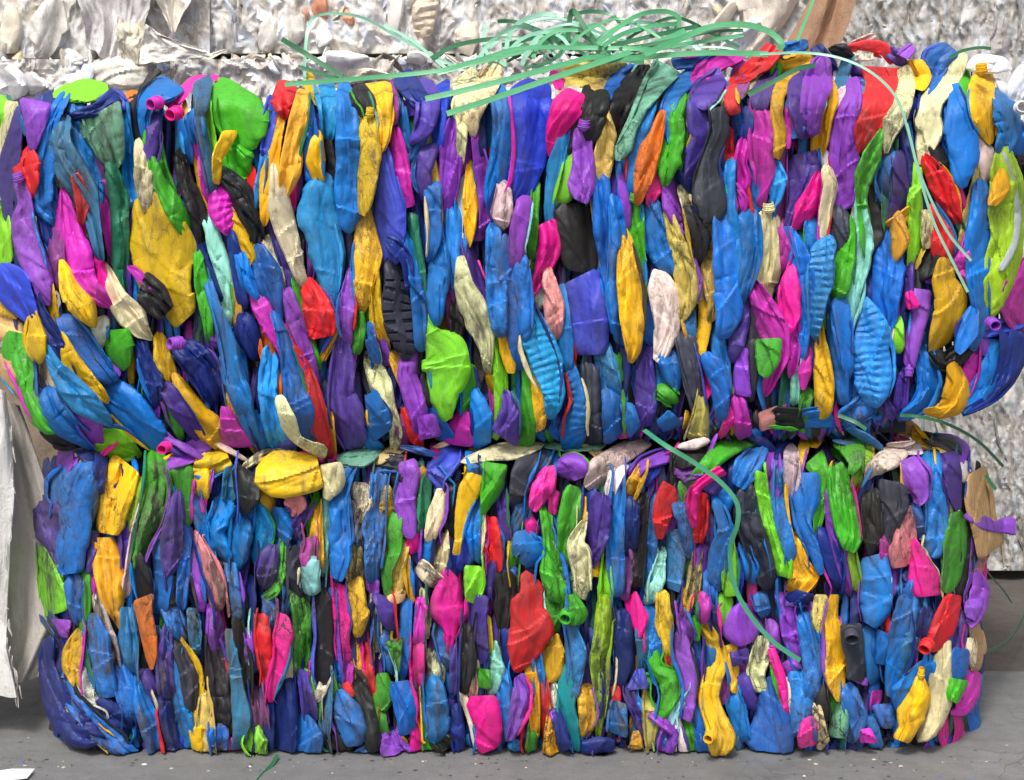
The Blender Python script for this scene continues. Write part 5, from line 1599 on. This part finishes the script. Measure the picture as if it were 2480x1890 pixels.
TG = [([(690, 205, .04), (900, 188, .02), (1060, 172, .0), (1160, 146, -.02), (1260, 118, .0), (1400, 116, .02), (1520, 118, .0), (1586, 121, .0)], 9, 0, .25),
      ([(1030, 240, -.06), (1120, 220, -.06), (1240, 190, -.05), (1360, 158, -.03), (1450, 138, 0), (1560, 150, .05)], 11, 0, .15),
      ([(1082, 276, -.07), (1180, 244, -.07), (1290, 206, -.06), (1390, 172, -.04), (1480, 142, -.02), (1600, 100, .03), (1660, 74, .06)], 11, 0, .15),
      ([(682, 95, .12), (740, 130, .12), (790, 162, .10), (830, 186, .08)], 10, 1, .1), ([(722, 162, .1), (770, 176, .09), (812, 190, .07)], 8, 1, .1),
      ([(738, 196, .1), (738, 150, .16), (741, 100, .2), (748, 62, .22), (766, 40, .24), (810, 33, .24), (880, 44, .22), (960, 88, .18), (1050, 135, .12), (1110, 165, .06)], 6, 2, .5),
      ([(930, 60, .2), (1000, 100, .16), (1060, 150, .1), (1090, 172, .08)], 6, 2, .4), ([(1045, 142, .1), (1100, 112, .14), (1180, 96, .16), (1260, 92, .16), (1330, 92, .14)], 9, 1, .5),
      ([(1060, 178, .06), (1160, 150, .06), (1260, 126, .08), (1340, 98, .1), (1390, 70, .12)], 10, 0, .4),
      ([(1176, 60, .2), (1172, 90, .18), (1180, 130, .15), (1230, 160, .1)], 8, 2, .6), ([(1226, 130, .08), (1232, 90, .12), (1258, 55, .14), (1310, 36, .16), (1350, 38, .16)], 9, 2, .4),
      ([(1205, 52, .18), (1250, 54, .18), (1310, 76, .15), (1380, 108, .1), (1440, 122, .06)], 8, 1, .4),
      ([(1262, 160, .02), (1280, 122, .05), (1310, 86, .08), (1370, 68, .1), (1420, 78, .1), (1450, 100, .08)], 9, 2, .5),
      ([(1290, 140, .0), (1312, 100, .04), (1350, 76, .06), (1400, 74, .06)], 8, 0, .4),
      ([(1450, 112, .04), (1420, 72, .08), (1388, 26, .12), (1378, 62, .12), (1376, 100, .08)], 10, 1, .35),
      ([(1386, 36, .14), (1430, 28, .16), (1480, 36, .16), (1500, 56, .14)], 8, 1, .6),
      ([(1446, 108, .0), (1490, 72, .05), (1550, 36, .08), (1610, 28, .1), (1644, 44, .1), (1636, 74, .1)], 9, 0, .5),
      ([(1460, 112, .0), (1510, 82, .05), (1580, 64, .08), (1640, 58, .1)], 9, 0, .4), ([(1480, 112, .02), (1560, 92, .05), (1640, 74, .08), (1690, 64, .1)], 9, 1, .5),
      ([(1560, 132, -.02), (1640, 98, .0), (1720, 66, .03), (1800, 60, .05), (1860, 76, .05), (1892, 104, .04), (1886, 122, .04)], 12, 0, .35),
      ([(1500, 120, 0), (1600, 104, .02), (1720, 78, .04), (1800, 74, .05)], 8, 1, .5), ([(1530, 140, .0), (1600, 118, .02), (1680, 104, .03), (1800, 86, .05)], 8, 0, .5),
      ([(1440, 150, -.02), (1520, 142, -.01), (1640, 132, .0), (1740, 128, -.02), (1860, 132, -.03)], 11, 0, .25),
      ([(1320, 100, .1), (1360, 92, .1), (1400, 108, .08), (1480, 126, .04)], 11, 0, .4), ([(1216, 110, .12), (1320, 90, .1), (1360, 118, .06), (1330, 150, .02), (1270, 165, 0)], 8, 1, .7),
      ([(1930, 100, .1), (1946, 60, .14), (1962, 20, .2), (1975, -20, .24)], 6, 0, .3)]
rr = random.Random(55)
for k in range(13):                                       # finer loops in the heart of the tangle
    x0 = rr.uniform(1130, 1560); w_ = rr.uniform(120, 330); y0 = rr.uniform(110, 150); hgt = rr.uniform(20, 85); dd = rr.uniform(-.02, .2)
    TG.append(([(x0, y0 + rr.uniform(0, 25), dd), (x0 + w_ * .2, y0 - hgt * .55, dd + .03), (x0 + w_ * .5, y0 - hgt + rr.uniform(-8, 8), dd + rr.uniform(0, .08)), (x0 + w_ * .8, y0 - hgt * rr.uniform(.3, .8), dd + .03), (x0 + w_, y0 + rr.uniform(-30, 25), dd)], rr.uniform(5, 8.5), rr.randint(0, 2), rr.uniform(.3, .8)))
for k, (P, h, mi, tw) in enumerate(TG):
    strap('strap_length', P, h, (M_STRAP, M_STRAPD, M_STRAPL)[mi], tangle, tw, k, tl)
tag(strap('loose_strap', [(1840, 132, -.03), (1940, 128, -.04), (2030, 140, -.06), (2110, 176, -.08), (2170, 236, -.09), (2200, 320, -.095), (2224, 410, -.10), (2262, 500, -.10), (2300, 570, -.10), (2352, 632, -.10)], 5, M_STRAPL, None, .35, 41),
    'thin pale strap arching over the upper right of the upper bale, shorter of two tails', 'strap')
tag(strap('loose_strap', [(2196, 300, -.105), (2228, 430, -.11), (2262, 540, -.11), (2300, 620, -.11), (2344, 708, -.11)], 5, M_STRAPL, None, .25, 42),
    'longer thin pale strap tail on the upper bale, ending by a yellow jug', 'strap')
tag(strap('loose_strap', [(1812, 230, -.09), (1870, 200, -.09), (1930, 168, -.085), (1975, 158, -.07)], 9, M_STRAPD, None, .2, 43),
    'short grey green strap end lying across the top of the upper bale', 'strap')
tag(strap('loose_strap', [(2300, 140, .0), (2330, 124, .0), (2370, 116, .02), (2400, 118, .03)], 6, M_STRAPD, None, .2, 44),
    'short green strap tip poking out behind the tall cream bottle at upper right', 'strap')
tag(strap('loose_strap', [(1560, 1042, .0), (1610, 1078, -.09), (1680, 1120, -.10), (1745, 1168, -.105), (1784, 1218, -.11), (1786, 1268, -.11), (1768, 1330, -.10), (1776, 1410, -.10), (1810, 1480, -.105), (1870, 1552, -.11), (1938, 1600, -.11)], 8.5, M_STRAPD2, None, .3, 45),
    'wide green strap curling down the front of the lower bale from the gap above it', 'strap')
tag(strap('loose_strap', [(2180, 1006, .02), (2230, 1010, .0), (2300, 1030, .04), (2370, 1070, .1), (2430, 1130, .2)], 6, M_STRAPD, None, .2, 46),
    'thin dark green strap arching out of the gap between the coloured bales at right', 'strap')
tag(strap('loose_strap', [(2030, 1006, -.06), (2070, 1022, -.075), (2098, 1040, -.08)], 7, M_STRAPD, None, .1, 47), 'short dark green strap stub in the gap above the tall green bottle', 'strap')
tag(strap('loose_strap', [(2388, 1150, .1), (2398, 1168, .1), (2412, 1186, .1)], 7, M_STRAPD, None, .1, 48), 'small green strap end behind the tan carton piece at the right', 'strap')
tag(strap('loose_strap', [(2376, 1362, .2), (2400, 1396, .3), (2430, 1430, .36), (2450, 1460, .4)], 3, M_STRAPD, None, .1, 49), 'hair thin green strap trailing to the ground behind the right end of the lower bale', 'strap')
gy = lambda py: H_CAM * F_PX / (py - HOR) - D_CAM
tag(strap('loose_strap', [(2376, 1578, .16), (2410, 1572, .3), (2446, 1548, .5), (2476, 1500, .66), (2492, 1450, .82)], 7, M_STRAPD, None, .1, 50), 'green strap curving over the dark ground right of the lower bale', 'strap')
tag(strap('loose_strap', [(672, 1828, gy(1828) - .02), (660, 1850, gy(1850) - .01), (640, 1872, gy(1872)), (616, 1900, gy(1900))], 7, M_STRAPD, None, .05, 51), 'dark green strap end on the concrete below the lower bale', 'strap')

# scrap of paper at the lower left, a few crumbs of litter
z = 0.004
def ground_px(px, py, h=0.0):
    k = (H_CAM - h) * F_PX / (py - HOR); return ((px - 1240) * k / F_PX, k - D_CAM, h)
P = [ground_px(-40, 1872, .004), ground_px(30, 1862, .02), ground_px(84, 1862, .008), ground_px(66, 1884, .006), ground_px(20, 1890, .012), ground_px(-40, 1900, .004)]
me = bpy.data.meshes.new('paper_scrap'); bse = np.array(P[0]); 
V = [np.array(p) - bse for p in P]; V2 = [v + np.array([0, 0, -.0015]) for v in V]
me.from_pydata([tuple(v) for v in V + V2], [], [(0, 1, 5), (1, 4, 5), (1, 3, 4), (1, 2, 3), (11, 7, 6), (11, 10, 7), (10, 9, 7), (9, 8, 7)] + [(i, (i + 1) % 6, (i + 1) % 6 + 6, i + 6) for i in range(6)])
m_, ns, ls, b = new_mat('white_paper'); b.inputs['Roughness'].default_value = .7
ls.new(mixc(ns, ls, noise_node(ns, ls, ns.new('ShaderNodeTexCoord').outputs['Object'], 40), (.72, .72, .73), (.82, .82, .82)), b.inputs['Base Color'])
me.materials.append(m_); o = bpy.data.objects.new('paper_scrap', me); C.objects.link(o); o.location = P[0]; tag(o, 'torn white paper scrap on the concrete at the lower left', 'paper')
lit = Acc(); rr = random.Random(21)
for k in range(420):
    px, py = rr.uniform(-100, 2580), rr.choice((1838 + abs(rr.gauss(0, 12)), rr.uniform(1835, 1890), rr.uniform(1630, 1890))); p = np.array(ground_px(px, py)); r = rr.choice((rr.uniform(.0007, .002), rr.uniform(.001, .004)))
    th = np.linspace(0, 2 * math.pi, 6)[:5]; up = r * rr.uniform(.3, .8)
    V = np.vstack([np.stack([p[0] + r * np.cos(th) * rr.uniform(.6, 1.6), p[1] + r * np.sin(th), 0 * th + .0005], -1), [[p[0], p[1], up]]])
    lit.add(V, [], [(i, (i + 1) % 5, 5) for i in range(5)], s2l(rr.choice([(210, 208, 204), (120, 112, 104), (70, 66, 62), (190, 180, 160), (60, 100, 180), (90, 84, 80), (80, 76, 72), (60, 56, 52), (96, 90, 84), (70, 66, 62), (110, 104, 98)])), .2)
o = lit.build('litter', M_FILM, smooth=False); o['kind'] = 'stuff'; o['label'] = 'tiny crumbs of plastic litter on the concrete'
